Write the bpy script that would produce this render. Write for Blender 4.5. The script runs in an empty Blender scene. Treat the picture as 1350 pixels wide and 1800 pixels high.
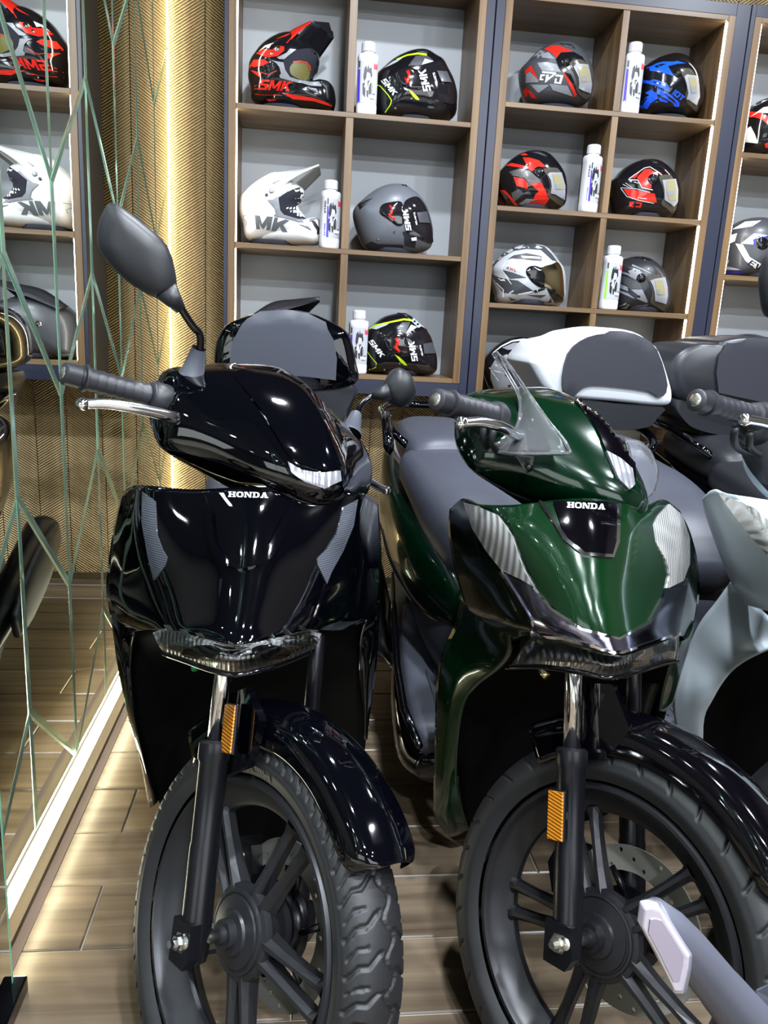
import bpy, bmesh, math, random
import numpy as np
from mathutils import Vector, Matrix
from mathutils.bvhtree import BVHTree
from mathutils.geometry import delaunay_2d_cdt

random.seed(7)
scene = bpy.context.scene
COL = scene.collection

# ------------------------------------------------------------------ camera
FPX, CX, CY, CAMZ = 1351.0, 675.0, 900.0, 1.15
def nrm(v):
    v = np.array(v, float); return v / np.linalg.norm(v)
_nad = nrm([369 - CX, 6600 - CY, FPX]); _dep = nrm([530 - CX, 577 - CY, FPX])
_up = -_nad; _Y = nrm(_dep - _up * _dep.dot(_up)); _X = np.cross(_Y, _up)
RW = np.array([_X, _Y, _up])              # world = RW @ camera ray (x right, y down, z forward)
CAM = np.array([0.0, 0.0, CAMZ])
cd = bpy.data.cameras.new('camera'); cam = bpy.data.objects.new('camera', cd); COL.objects.link(cam)
cd.sensor_fit = 'VERTICAL'; cd.sensor_height = 24.0; cd.lens = FPX / 1800 * 24.0
cd.clip_start = 0.02
M = Matrix(((RW[0][0], -RW[0][1], -RW[0][2]), (RW[1][0], -RW[1][1], -RW[1][2]), (RW[2][0], -RW[2][1], -RW[2][2])))
cam.matrix_world = Matrix.Translation(CAM) @ M.to_4x4()
scene.camera = cam

# ------------------------------------------------------------------ world, exposure
scene.view_settings.view_transform = 'Standard'; scene.view_settings.look = 'None'
scene.view_settings.exposure = 0.0; scene.view_settings.gamma = 1.0
scene.view_settings.use_curve_mapping = False
w = bpy.data.worlds.new('world'); scene.world = w; w.use_nodes = True
w.node_tree.nodes['Background'].inputs[0].default_value = (0.75, 0.85, 1.0, 1)
w.node_tree.nodes['Background'].inputs[1].default_value = 0.05
try:
    scene.cycles.max_bounces = 10; scene.cycles.transmission_bounces = 8; scene.cycles.glossy_bounces = 6
    scene.cycles.transparent_max_bounces = 12
    scene.cycles.use_denoising = True; scene.cycles.sample_clamp_indirect = 6.0
    scene.cycles.caustics_reflective = False; scene.cycles.caustics_refractive = False
except Exception: pass

# ------------------------------------------------------------------ ceiling lamps (round downlights and soft panels)
def lamp(name, loc, power, size, color=(1, 1, 1), shape='DISK', sizey=None, rot=(0, 0, 0), label=None):
    l = bpy.data.lights.new(name, 'AREA'); l.shape = shape; l.size = size; l.energy = power; l.color = color
    if sizey: l.size_y = sizey
    o = bpy.data.objects.new(name, l); COL.objects.link(o); o.location = loc; o.rotation_euler = rot
    return o
COOL = (0.86, 0.92, 1.0)
CEIL = 3.0
DOWN = [(x, y) for x in (0.35, 1.95) for y in (-1.7, -0.6, 0.6, 1.9)]
for x, y in DOWN:
    lamp('downlight_lamp', (x, y, CEIL - 0.03), 80 if y < 0.8 else 52, 0.13, COOL)
# added fill panel behind the camera, brightens the surfaces that face it
lamp('front_fill_lamp', (1.4, -2.9, 1.6), 44, 2.6, (0.9, 0.95, 1.0), 'RECTANGLE', 1.6, (math.radians(90), 0, 0))

# linear strips: along the mirror foot and up the room corner
lamp('floor_strip_lamp', (-0.498, 2.2, 0.085), 3.4, 2.1, (1.0, 0.90, 0.58), 'RECTANGLE', 0.02, (0, math.radians(-38), math.radians(0)))
bpy.data.objects['floor_strip_lamp'].data.size = 0.008; bpy.data.objects['floor_strip_lamp'].data.size_y = 2.1
lamp('corner_strip_lamp', (-0.540, 3.378, 1.5), 3.6, 0.004, (1.0, 0.80, 0.42), 'RECTANGLE', 2.7, (math.radians(90), 0, math.radians(-62)))

# ------------------------------------------------------------------ basic helpers
def ray(px, py):
    return nrm(RW @ np.array([px - CX, py - CY, FPX]))
def P(px, py, Y):                          # point seen at a pixel, at world depth Y
    r = ray(px, py); return CAM + r * (Y / r[1])
def PX(px, py, x):
    r = ray(px, py); return CAM + r * (x / r[0])
def PZ(px, py, z):
    r = ray(px, py); return CAM + r * ((z - CAMZ) / r[2])

def setp(o, label=None, cat=None, group=None, kind=None):
    if label: o['label'] = label
    if cat: o['category'] = cat
    if group: o['group'] = group
    if kind: o['kind'] = kind
    return o
def root(name, loc, label=None, cat=None, group=None, kind=None):
    o = bpy.data.objects.new(name, None); COL.objects.link(o); o.location = loc; o.empty_display_size = 0.05
    return setp(o, label, cat, group, kind)
def wloc(o):
    L = Vector((0, 0, 0))
    while o is not None:
        L += o.location; o = o.parent
    return L
def mk(name, verts, faces, mat, parent=None, smooth=True, kind=None, label=None, mats=None, fm=None, loc=None, cat=None, group=None, auto=None):
    """verts in WORLD coordinates; object origin put at parent's place or at loc"""
    me = bpy.data.meshes.new(name)
    base = wloc(parent) if parent is not None else Vector(loc if loc is not None else (0, 0, 0))
    me.from_pydata([tuple(float(c) for c in (Vector(v) - base)) for v in verts], [], [tuple(int(i) for i in f) for f in faces])
    for m_ in (mats or [mat]): me.materials.append(m_)
    if fm:
        for p, i in zip(me.polygons, fm): p.material_index = i
    if smooth:
        me.polygons.foreach_set('use_smooth', [True] * len(me.polygons))
    me.update()
    o = bpy.data.objects.new(name, me); COL.objects.link(o)
    if parent is not None: o.parent = parent
    elif loc is not None: o.location = loc
    if auto:
        try:
            md = o.modifiers.new('edges', 'EDGE_SPLIT'); md.split_angle = math.radians(auto)
        except Exception: pass
    return setp(o, label, cat, group, kind)
def solid(o, t, off=-1):
    md = o.modifiers.new('thickness', 'SOLIDIFY'); md.thickness = t; md.offset = off; return o
def bevel(o, wd, seg=2):
    md = o.modifiers.new('bevel', 'BEVEL'); md.width = wd; md.segments = seg; md.limit_method = 'ANGLE'; md.angle_limit = math.radians(35); return o

class MB:
    def __init__(s): s.v = []; s.f = []
    def add(s, v, f):
        n = len(s.v); s.v += [np.array(p, float) for p in v]; s.f += [tuple(i + n for i in q) for q in f]; return s
    def box(s, lo, hi, T=None):
        x0, y0, z0 = lo; x1, y1, z1 = hi
        v = [(x0, y0, z0), (x1, y0, z0), (x1, y1, z0), (x0, y1, z0), (x0, y0, z1), (x1, y0, z1), (x1, y1, z1), (x0, y1, z1)]
        if T: v = [T(p) for p in v]
        return s.add(v, [(0, 3, 2, 1), (4, 5, 6, 7), (0, 1, 5, 4), (1, 2, 6, 5), (2, 3, 7, 6), (3, 0, 4, 7)])
    def loft(s, rings, caps=True, closed=False):
        n = len(rings[0]); v = [p for r in rings for p in r]; f = []
        m = len(rings)
        for i in range(m if closed else m - 1):
            for j in range(n):
                a = i * n + j; b = i * n + (j + 1) % n; c = ((i + 1) % m) * n + (j + 1) % n; d = ((i + 1) % m) * n + j
                f.append((a, b, c, d))
        if caps and not closed:
            f.append(tuple(range(n - 1, -1, -1))); f.append(tuple((m - 1) * n + j for j in range(n)))
        return s.add(v, f)
    def tube(s, path, rad, n=12, caps=True, flat=1.0, up=None):
        path = [np.array(p, float) for p in path]
        if not hasattr(rad, '__len__'): rad = [rad] * len(path)
        rings = []; u = None
        for i, p in enumerate(path):
            t = nrm(path[min(i + 1, len(path) - 1)] - path[max(i - 1, 0)])
            if u is None:
                ref = np.array(up if up is not None else ((0, 0, 1) if abs(t[2]) < 0.9 else (1, 0, 0)), float)
                u = nrm(ref - t * ref.dot(t))
            else:
                u = nrm(u - t * u.dot(t))
            w_ = np.cross(t, u)
            rings.append([p + rad[i] * (flat * math.cos(a) * u + math.sin(a) * w_) for a in np.linspace(0, 2 * math.pi, n, endpoint=False)])
        return s.loft(rings, caps)
    def lathe(s, O, ax, prof, n=32, caps=False):
        """prof: list of (distance along ax, radius)"""
        ax = nrm(ax); ref = np.array((0, 0, 1.0)) if abs(ax[2]) < 0.9 else np.array((1.0, 0, 0))
        u = nrm(ref - ax * ref.dot(ax)); w_ = np.cross(ax, u); O = np.array(O, float)
        rings = [[O + ax * d + r * (math.cos(a) * u + math.sin(a) * w_) for a in np.linspace(0, 2 * math.pi, n, endpoint=False)] for d, r in prof]
        return s.loft(rings, caps)
    def out(s, name, mat, parent=None, **k):
        return mk(name, s.v, s.f, mat, parent, **k)

def cr(p0, p1, p2, p3, t):
    return 0.5 * ((2 * p1) + (p2 - p0) * t + (2 * p0 - 5 * p1 + 4 * p2 - p3) * t * t + (3 * p1 - p0 - 3 * p2 + p3) * t ** 3)
def spline(pts, k=6, closed=False):
    pts = [np.array(p, float) for p in pts]; n = len(pts); out = []
    if n < 3: k_pts = [pts[0] + (pts[1] - pts[0]) * t for t in np.linspace(0, 1, k + 1)]; return k_pts
    segs = n if closed else n - 1
    for i in range(segs):
        if closed: a, b, c, d = pts[i - 1], pts[i], pts[(i + 1) % n], pts[(i + 2) % n]
        else:
            b, c = pts[i], pts[i + 1]
            a = pts[i - 1] if i else 2 * b - c
            d = pts[i + 2] if i + 2 < n else 2 * c - b
        for j in range(k): out.append(cr(a, b, c, d, j / k))
    if not closed: out.append(pts[-1])
    return out
def gridsurf(rows, ku=5, kv=5, closedu=False, closedv=False):
    """smooth surface through a grid of control points -> verts, faces, nu, nv"""
    R = [spline(r, ku, closedu) for r in rows]
    C = [spline([R[i][j] for i in range(len(R))], kv, closedv) for j in range(len(R[0]))]
    nu, nv = len(C), len(C[0])
    v = [C[i][j] for j in range(nv) for i in range(nu)]
    f = []
    for j in range(nv if closedv else nv - 1):
        for i in range(nu if closedu else nu - 1):
            f.append((j * nu + i, j * nu + (i + 1) % nu, ((j + 1) % nv) * nu + (i + 1) % nu, ((j + 1) % nv) * nu + i))
    return v, f, nu, nv
def flipf(f): return [tuple(reversed(q)) for q in f]

def fill2d(poly, step):
    """triangulated polygon with interior points -> 2D verts, tris, boundary order"""
    poly = [tuple(map(float, p)) for p in poly]
    b = []
    for i, p in enumerate(poly):
        q = poly[(i + 1) % len(poly)]; L = math.hypot(q[0] - p[0], q[1] - p[1]); n = max(1, int(L / step))
        for j in range(n): b.append((p[0] + (q[0] - p[0]) * j / n, p[1] + (q[1] - p[1]) * j / n))
    nb = len(b); xs = [p[0] for p in b]; ys = [p[1] for p in b]
    inside = []
    def pin(x, y):
        c = False; j = len(poly) - 1
        for i in range(len(poly)):
            xi, yi = poly[i]; xj, yj = poly[j]
            if (yi > y) != (yj > y) and x < (xj - xi) * (y - yi) / (yj - yi) + xi: c = not c
            j = i
        return c
    x = min(xs) + step / 2
    while x < max(xs):
        y = min(ys) + step / 2
        while y < max(ys):
            if pin(x, y) and min((x - a) ** 2 + (y - c) ** 2 for a, c in b) > (0.45 * step) ** 2: inside.append((x, y))
            y += step
        x += step
    vs = [Vector(p) for p in b + inside]
    r = delaunay_2d_cdt(vs, [(i, (i + 1) % nb) for i in range(nb)], [], 1, 1e-7)
    return [tuple(v) for v in r[0]], [tuple(t) for t in r[2]], nb
def bvh_of(v, f): return BVHTree.FromPolygons([Vector(p) for p in v], f)
def cast(bvh, px, py):
    r = Vector(ray(px, py)); h = bvh.ray_cast(Vector(CAM), r)
    if h[0] is None: return None
    n = h[1]
    if n.dot(r) > 0: n = -n
    return np.array(h[0]), np.array(n)
def patch_geo(bvh, poly, off=0.0006, step=8, thick=0.0, mapf=None, smoothn=True):
    vs, tris, nb = fill2d(poly, step)
    pts = []; ok = []
    mf = mapf or (lambda x, y: cast(bvh, x, y))
    for x, y in vs:
        h = mf(x, y)
        if h is None: pts.append(None)
        else: pts.append((h[0], h[1]))
    idx = {}; V = []; F = []
    for i, p in enumerate(pts):
        if p is not None: idx[i] = len(V); V.append(p[0] + p[1] * off)
    for t in tris:
        if all(i in idx for i in t):
            a, b, c = (idx[i] for i in t)
            n = np.cross(V[b] - V[a], V[c] - V[a])
            # no long stretches over a silhouette
            F.append((a, b, c) if n.dot(pts[t[0]][1]) > 0 else (a, c, b))
    if thick > 0 and F:
        from collections import Counter
        cnt = Counter(); od = {}
        for q in F:
            for i in range(3):
                e = (q[i], q[(i + 1) % 3]); k = tuple(sorted(e)); cnt[k] += 1; od[k] = e
        inv = {v: k for k, v in idx.items()}; low = {}
        for k, c in cnt.items():
            if c == 1:
                a, b = od[k]
                for q in (a, b):
                    if q not in low: low[q] = len(V); V.append(V[q] - pts[inv[q]][1] * thick)
                F.append((b, a, low[a], low[b]))
    return V, F
def patch(name, bvh, poly, mat, parent, off=0.0006, step=8, thick=0.0, mapf=None, label=None, smooth=True):
    V, F = patch_geo(bvh, poly, off, step, thick, mapf)
    if not F: return None
    return mk(name, V, F, mat, parent, smooth=smooth, label=label, auto=40 if thick > 0 else None)
def multi_patch(name, bvh, polys, mat, parent, off=0.0008, step=8, mapf=None, label=None, thick=0.0):
    m = MB()
    for p in polys:
        V, F = patch_geo(bvh, p, off, step, thick, mapf)
        m.add(V, F)
    return m.out(name, mat, parent, label=label) if m.f else None
def tr(x0, y0, s, pts): return [(x0 + p[0] / s, y0 + p[1] / s) for p in pts]
def smoothpoly(pts, k=4): return [(p[0], p[1]) for p in spline([(a, b, 0) for a, b in pts], k, True)]

# ------------------------------------------------------------------ lettering made of filled strokes
def rct(x0, y0, x1, y1): return [(x0, y0), (x1, y0), (x1, y1), (x0, y1)]
SLAB = {   # wide slab letters, unit height, y up
 'H': (1.25, [rct(.12, .0, .42, 1), rct(.83, 0, 1.13, 1), rct(.42, .42, .83, .58), rct(0, 0, .54, .16), rct(0, .84, .54, 1), rct(.71, 0, 1.25, .16), rct(.71, .84, 1.25, 1)]),
 'N': (1.3, [rct(.12, 0, .3, 1), rct(1.0, 0, 1.18, 1), [(.12, 1), (.5, 1), (1.18, 0), (.85, 0)], rct(0, 0, .42, .15), rct(.0, .85, .4, 1), rct(.86, .85, 1.3, 1)]),
 'D': (1.2, [rct(.12, 0, .42, 1), rct(0, 0, .6, .16), rct(0, .84, .6, 1), [(.6, 0), (.95, .06), (1.15, .3), (1.15, .7), (.95, .94), (.6, 1), (.6, .84), (.78, .8), (.85, .65), (.85, .35), (.78, .2), (.6, .16)]]),
 'A': (1.3, [[(.12, 0), (.5, 1), (.85, 1), (1.2, 0), (.88, 0), (.6, .8), (.32, 0)], rct(.35, .25, .9, .4), rct(0, 0, .5, .15), rct(.72, 0, 1.3, .15)]),
 'O': (1.2, [[(.6, 0), (.9, 0), (1.18, .25), (1.18, .75), (.9, 1), (.6, 1), (.6, .83), (.78, .8), (.86, .65), (.86, .35), (.78, .2), (.6, .17)], [(.6, .17), (.42, .2), (.34, .35), (.34, .65), (.42, .8), (.6, .83), (.6, 1), (.3, 1), (.02, .75), (.02, .25), (.3, 0), (.6, 0)]]),
}
SANS = {
 'S': (.85, [rct(.0, .8, .85, 1), rct(0, .4, .28, 1), rct(0, .4, .85, .6), rct(.57, 0, .85, .6), rct(0, 0, .85, .2)]),
 'M': (1.15, [rct(0, 0, .26, 1), rct(.89, 0, 1.15, 1), [(0, 1), (.3, 1), (.68, .2), (.45, .2)], [(.85, 1), (1.15, 1), (.7, .2), (.47, .2)]]),
 'K': (.95, [rct(0, 0, .27, 1), [(.2, .42), (.2, .66), (.62, 1), (.98, 1)], [(.3, .62), (.5, .72), (1.0, 0), (.66, 0)]]),
 'E': (.8, [rct(0, 0, .22, 1), rct(0, .8, .8, 1), rct(0, .4, .7, .58), rct(0, 0, .8, .2)]),
 'L': (.75, [rct(0, 0, .24, 1), rct(0, 0, .75, .2)]),
 'H': (.85, [rct(0, 0, .24, 1), rct(.61, 0, .85, 1), rct(0, .4, .85, .6)]),
 'I': (.26, [rct(0, 0, .26, 1)]), 'N': (.95, [rct(0, 0, .24, 1), rct(.71, 0, .95, 1), [(0, 1), (.28, 1), (.95, 0), (.68, 0)]]),
 'C': (.85, [rct(0, 0, .24, 1), rct(0, .8, .85, 1), rct(0, 0, .85, .2)]),
 'P': (.85, [rct(0, 0, .24, 1), rct(0, .8, .85, 1), rct(.61, .4, .85, 1), rct(0, .38, .85, .55)]),
 'R': (.85, [rct(0, 0, .24, 1), rct(0, .8, .85, 1), rct(.61, .4, .85, 1), rct(0, .38, .85, .55), [(.3, .4), (.55, .4), (.9, 0), (.62, 0)]]),
 'O': (.9, [rct(0, 0, .24, 1), rct(.66, 0, .9, 1), rct(0, .8, .9, 1), rct(0, 0, .9, .2)]),
 'A': (.95, [[(0, 0), (.34, 1), (.6, 1), (.95, 0), (.7, 0), (.47, .75), (.25, 0)], rct(.25, .22, .7, .38)]),
 'T': (.85, [rct(.3, 0, .55, 1), rct(0, .8, .85, 1)]), '4': (.8, [rct(.5, 0, .72, 1), rct(0, .25, .8, .42), [(0, .4), (.2, .4), (.6, 1), (.4, 1)]]),
 'V': (.95, [[(0, 1), (.28, 1), (.5, .3), (.72, 1), (.98, 1), (.6, 0), (.38, 0)]]),
 '1': (.4, [rct(.12, 0, .38, 1)]), '0': (.85, [rct(0, 0, .2, 1), rct(.65, 0, .85, 1), rct(0, .84, .85, 1), rct(0, 0, .85, .16)]),
 '-': (.5, [rct(0, .4, .5, .58)]), '5': (.85, [rct(.0, .8, .85, 1), rct(0, .4, .24, 1), rct(0, .4, .85, .6), rct(.61, 0, .85, .6), rct(0, 0, .85, .2)]),
 ' ': (.5, []),
}
def word(txt, font, p0, p1, h, slant=0.0, gap=0.12):
    """polygons of a word: base line from p0 to p1 in the 2D frame (y down), letter height h"""
    tot = sum(font[c][0] for c in txt) + gap * (len(txt) - 1)
    d = (p1[0] - p0[0], p1[1] - p0[1]); L = math.hypot(*d); ux, uy = d[0] / L, d[1] / L; vx, vy = uy, -ux
    out = []; x = 0
    for c in txt:
        wd, ps = font[c]
        for q in ps:
            out.append([(p0[0] + (x + a + slant * b) / tot * L * ux + b * h * vx, p0[1] + (x + a + slant * b) / tot * L * uy + b * h * vy) for a, b in q])
        x += wd + gap
    return out

# ------------------------------------------------------------------ materials
def mat(name, col, rough=0.5, metal=0.0, spec=0.5, coat=0.0, trans=0.0, emit=None, es=0.0, ior=1.45, alpha=1.0, coatr=0.03):
    m = bpy.data.materials.new(name); m.use_nodes = True
    b = m.node_tree.nodes['Principled BSDF']
    b.inputs['Base Color'].default_value = (*col, 1); b.inputs['Roughness'].default_value = rough
    b.inputs['Metallic'].default_value = metal; b.inputs['Specular IOR Level'].default_value = spec
    b.inputs['Coat Weight'].default_value = coat; b.inputs['Coat Roughness'].default_value = coatr
    b.inputs['Transmission Weight'].default_value = trans; b.inputs['IOR'].default_value = ior; b.inputs['Alpha'].default_value = alpha
    if emit: b.inputs['Emission Color'].default_value = (*emit, 1); b.inputs['Emission Strength'].default_value = es
    return m
def nodes(m): return m.node_tree.nodes, m.node_tree.links, m.node_tree.nodes['Principled BSDF']
def add_noise(m, scale=60, bump=0.1, colvar=0.0, stretch=(1, 1, 1), detail=4, dist=0.002, rvar=0.0, coords='Object'):
    N, L, b = nodes(m)
    tc = N.new('ShaderNodeTexCoord'); mp = N.new('ShaderNodeMapping'); mp.inputs['Scale'].default_value = stretch
    L.new(tc.outputs[coords], mp.inputs[0])
    n = N.new('ShaderNodeTexNoise'); n.inputs['Scale'].default_value = scale; n.inputs['Detail'].default_value = detail
    L.new(mp.outputs[0], n.inputs['Vector'])
    if bump:
        bp = N.new('ShaderNodeBump'); bp.inputs['Strength'].default_value = bump; bp.inputs['Distance'].default_value = dist
        L.new(n.outputs[0], bp.inputs['Height']); L.new(bp.outputs[0], b.inputs['Normal'])
    if colvar:
        c = b.inputs['Base Color'].default_value[:3]
        rp = N.new('ShaderNodeValToRGB'); rp.color_ramp.elements[0].position = 0.3; rp.color_ramp.elements[1].position = 0.7
        rp.color_ramp.elements[0].color = (*[x * (1 - colvar) for x in c], 1); rp.color_ramp.elements[1].color = (*[min(1, x * (1 + colvar)) for x in c], 1)
        L.new(n.outputs[0], rp.inputs[0]); L.new(rp.outputs[0], b.inputs['Base Color'])
    if rvar:
        mr = N.new('ShaderNodeMapRange'); r0 = b.inputs['Roughness'].default_value
        mr.inputs['To Min'].default_value = max(0, r0 - rvar); mr.inputs['To Max'].default_value = r0 + rvar
        L.new(n.outputs[0], mr.inputs[0]); L.new(mr.outputs[0], b.inputs['Roughness'])
    return m
BLACK = mat('gloss_black_paint', (0.0006, 0.0007, 0.0016), 0.04, 0, 0.5, 0.6)
BLACK2 = mat('gloss_black_plastic', (0.0012, 0.0012, 0.002), 0.12, 0, 0.5, 0.3)
GREEN = mat('candy_green_paint', (0.0003, 0.013, 0.0045), 0.16, 0.3, 0.5, 0.8)
GREEN_LIT = mat('candy_green_lit', (0.0005, 0.020, 0.004), 0.18, 0.3, 0.5, 0.9)  # same candy green, colour lightened to stand for light catching the paint
PEARL = add_noise(mat('pale_blue_grey_satin', (0.62, 0.71, 0.76), 0.32, 0.1, 0.5, 0.25, coatr=0.25), 900, 0.02)
WHITEBOX = mat('white_satin_plastic', (0.66, 0.69, 0.71), 0.4, 0, 0.5)
MATTE = add_noise(mat('matte_black_plastic', (0.007, 0.0075, 0.010), 0.45), 500, 0.12, 0, dist=0.0006)
WELL = mat('dark_inner_plastic', (0.0008, 0.0008, 0.0012), 0.6, spec=0.12)
GREYP = add_noise(mat('textured_grey_plastic', (0.045, 0.049, 0.064), 0.5), 700, 0.15, 0, dist=0.0006)
SEAT = add_noise(mat('grey_seat_vinyl', (0.042, 0.045, 0.060), 0.42), 900, 0.2, 0, dist=0.0005)
PAD = add_noise(mat('grey_foam_pad', (0.019, 0.020, 0.028), 0.5), 900, 0.2, 0, dist=0.0005)
BOXDARK = add_noise(mat('satin_charcoal_case', (0.013, 0.014, 0.018), 0.36), 700, 0.1, 0, dist=0.0005)
RUBBER = add_noise(mat('tyre_rubber', (0.008, 0.008, 0.009), 0.5, spec=0.5), 240, 0.15, 0.2, dist=0.0008)
GRIP = add_noise(mat('grip_rubber', (0.014, 0.014, 0.018), 0.45), 600, 0.15, dist=0.0005)
RIM = mat('satin_grey_black_rim', (0.022, 0.023, 0.026), 0.36, 0.3)
FORKB = mat('satin_black_fork', (0.0035, 0.0035, 0.005), 0.3, 0.1)
CHROME = mat('chrome', (0.85, 0.85, 0.87), 0.07, 1.0)
STEEL = add_noise(mat('brushed_steel', (0.62, 0.6, 0.55), 0.25, 1.0), 300, 0.05, 0.1)
ALU = mat('polished_aluminium', (0.8, 0.8, 0.84), 0.16, 1.0)
DARKCHROME = mat('dark_violet_chrome', (0.34, 0.33, 0.46), 0.14, 1.0)
BRASS = mat('brass_bolt', (0.7, 0.6, 0.3), 0.25, 1.0)
LENS = mat('clear_lens', (0.95, 0.97, 1.0), 0.02, 0, 0.5, trans=1.0, ior=1.3)
ACRYL = mat('clear_acrylic', (0.93, 0.95, 1.0), 0.04, 0, 0.5, trans=0.93, ior=1.3, coat=1.0)
REFL = mat('ribbed_reflector', (0.60, 0.61, 0.68), 0.2, 0.75, coat=1.0)
def ribs(m, axis, scale, strength, dist=0.003, prof='SIN', coords='Object'):
    N, L, b = nodes(m); tc = N.new('ShaderNodeTexCoord'); wv = N.new('ShaderNodeTexWave')
    wv.bands_direction = axis; wv.wave_profile = prof; wv.inputs['Scale'].default_value = scale
    bp = N.new('ShaderNodeBump'); bp.inputs['Strength'].default_value = strength; bp.inputs['Distance'].default_value = dist
    L.new(tc.outputs[coords], wv.inputs['Vector']); L.new(wv.outputs[0], bp.inputs['Height']); L.new(bp.outputs[0], b.inputs['Normal'])
    return m
ribs(REFL, 'X', 30, 0.55, 0.002)
REFLZ = ribs(mat('fine_ribbed_lens', (0.10, 0.11, 0.135), 0.2, 0.4, coat=1.0), 'Z', 90, 0.35, 0.0012)
HREFL = ribs(mat('headlamp_reflector', (0.62, 0.62, 0.60), 0.18, 0.45, coat=1.0), 'X', 45, 0.7, 0.0015)
AMBER = ribs(mat('amber_reflector', (0.42, 0.15, 0.006), 0.2, 0.0, 0.6, 1.0), 'Z', 70, 0.5, 0.002)
DISC = mat('brake_disc_steel', (0.42, 0.41, 0.36), 0.3, 0.5)
WHITE = mat('white_print', (0.85, 0.86, 0.88), 0.35)
CAP = mat('white_plastic_bottle', (0.62, 0.62, 0.66), 0.35)
DFRAME = add_noise(mat('dark_blue_grey_laminate', (0.018, 0.021, 0.040), 0.4), 300, 0.05)
BACKP = add_noise(mat('grey_back_laminate', (0.36, 0.38, 0.40), 0.45), 3, 0.0, 0.06)
LED = mat('led_strip', (1, 1, 1), 0.5, emit=(1.0, 0.93, 0.70), es=22)
LEDS = mat('shelf_led_strip', (1, 1, 1), 0.5, emit=(1.0, 0.95, 0.82), es=22)
LEDW = mat('corner_led_strip', (1, 1, 1), 0.5, emit=(1.0, 0.86, 0.50), es=14)
def wood(name, c0, c1, axis='Z', rough=0.4, sc=1.0, warm=1.0):
    m = mat(name, c0, rough); N, L, b = nodes(m)
    tc = N.new('ShaderNodeTexCoord'); mp = N.new('ShaderNodeMapping')
    st = {'Z': (26, 26, 1.2), 'X': (1.2, 26, 26), 'Y': (26, 1.2, 26)}[axis]
    mp.inputs['Scale'].default_value = tuple(s * sc for s in st); L.new(tc.outputs['Object'], mp.inputs[0])
    oi = N.new('ShaderNodeObjectInfo'); ad = N.new('ShaderNodeVectorMath'); ad.operation = 'ADD'
    sc_ = N.new('ShaderNodeVectorMath'); sc_.operation = 'SCALE'; sc_.inputs[0].default_value = (31, 17, 23)
    L.new(oi.outputs['Random'], sc_.inputs['Scale']); L.new(mp.outputs[0], ad.inputs[0]); L.new(sc_.outputs[0], ad.inputs[1])
    n = N.new('ShaderNodeTexNoise'); n.inputs['Scale'].default_value = 1.0; n.inputs['Detail'].default_value = 7; n.inputs['Distortion'].default_value = 0.6
    L.new(ad.outputs[0], n.inputs['Vector'])
    rp = N.new('ShaderNodeValToRGB'); e = rp.color_ramp.elements
    e[0].position = 0.32; e[0].color = (*c0, 1); e[1].position = 0.68; e[1].color = (*c1, 1)
    L.new(n.outputs[0], rp.inputs[0]); L.new(rp.outputs[0], b.inputs['Base Color'])
    bp = N.new('ShaderNodeBump'); bp.inputs['Strength'].default_value = 0.12; bp.inputs['Distance'].default_value = 0.001
    L.new(n.outputs[0], bp.inputs['Height']); L.new(bp.outputs[0], b.inputs['Normal'])
    return m
WOODZ = wood('walnut_upright', (0.10, 0.055, 0.022), (0.21, 0.125, 0.055), 'Z')
WOODX = wood('walnut_shelf', (0.105, 0.062, 0.028), (0.20, 0.125, 0.06), 'X')
TILE = wood('wood_look_floor_tile', (0.066, 0.048, 0.031), (0.185, 0.140, 0.094), 'X', 0.3, 1.0)
GROUT = mat('pale_grout', (0.36, 0.33, 0.27), 0.8)
PLINTH = wood('plinth_wood', (0.045, 0.031, 0.014), (0.075, 0.052, 0.025), 'Y', 0.6)
MIRROR = mat('mirror_silver', (0.86, 0.90, 0.87), 0.0, 1.0)
MIRROREDGE = mat('silvery_glass_bevel', (0.58, 0.84, 0.64), 0.12, 0.9)
GLASSEDGE = mat('green_glass_edge', (0.25, 0.62, 0.42), 0.15, 0.3)
CEILM = mat('ceiling_paint', (0.05, 0.052, 0.058), 0.7)
WALLM = mat('room_wall_paint', (0.035, 0.028, 0.02), 0.6)
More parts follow.
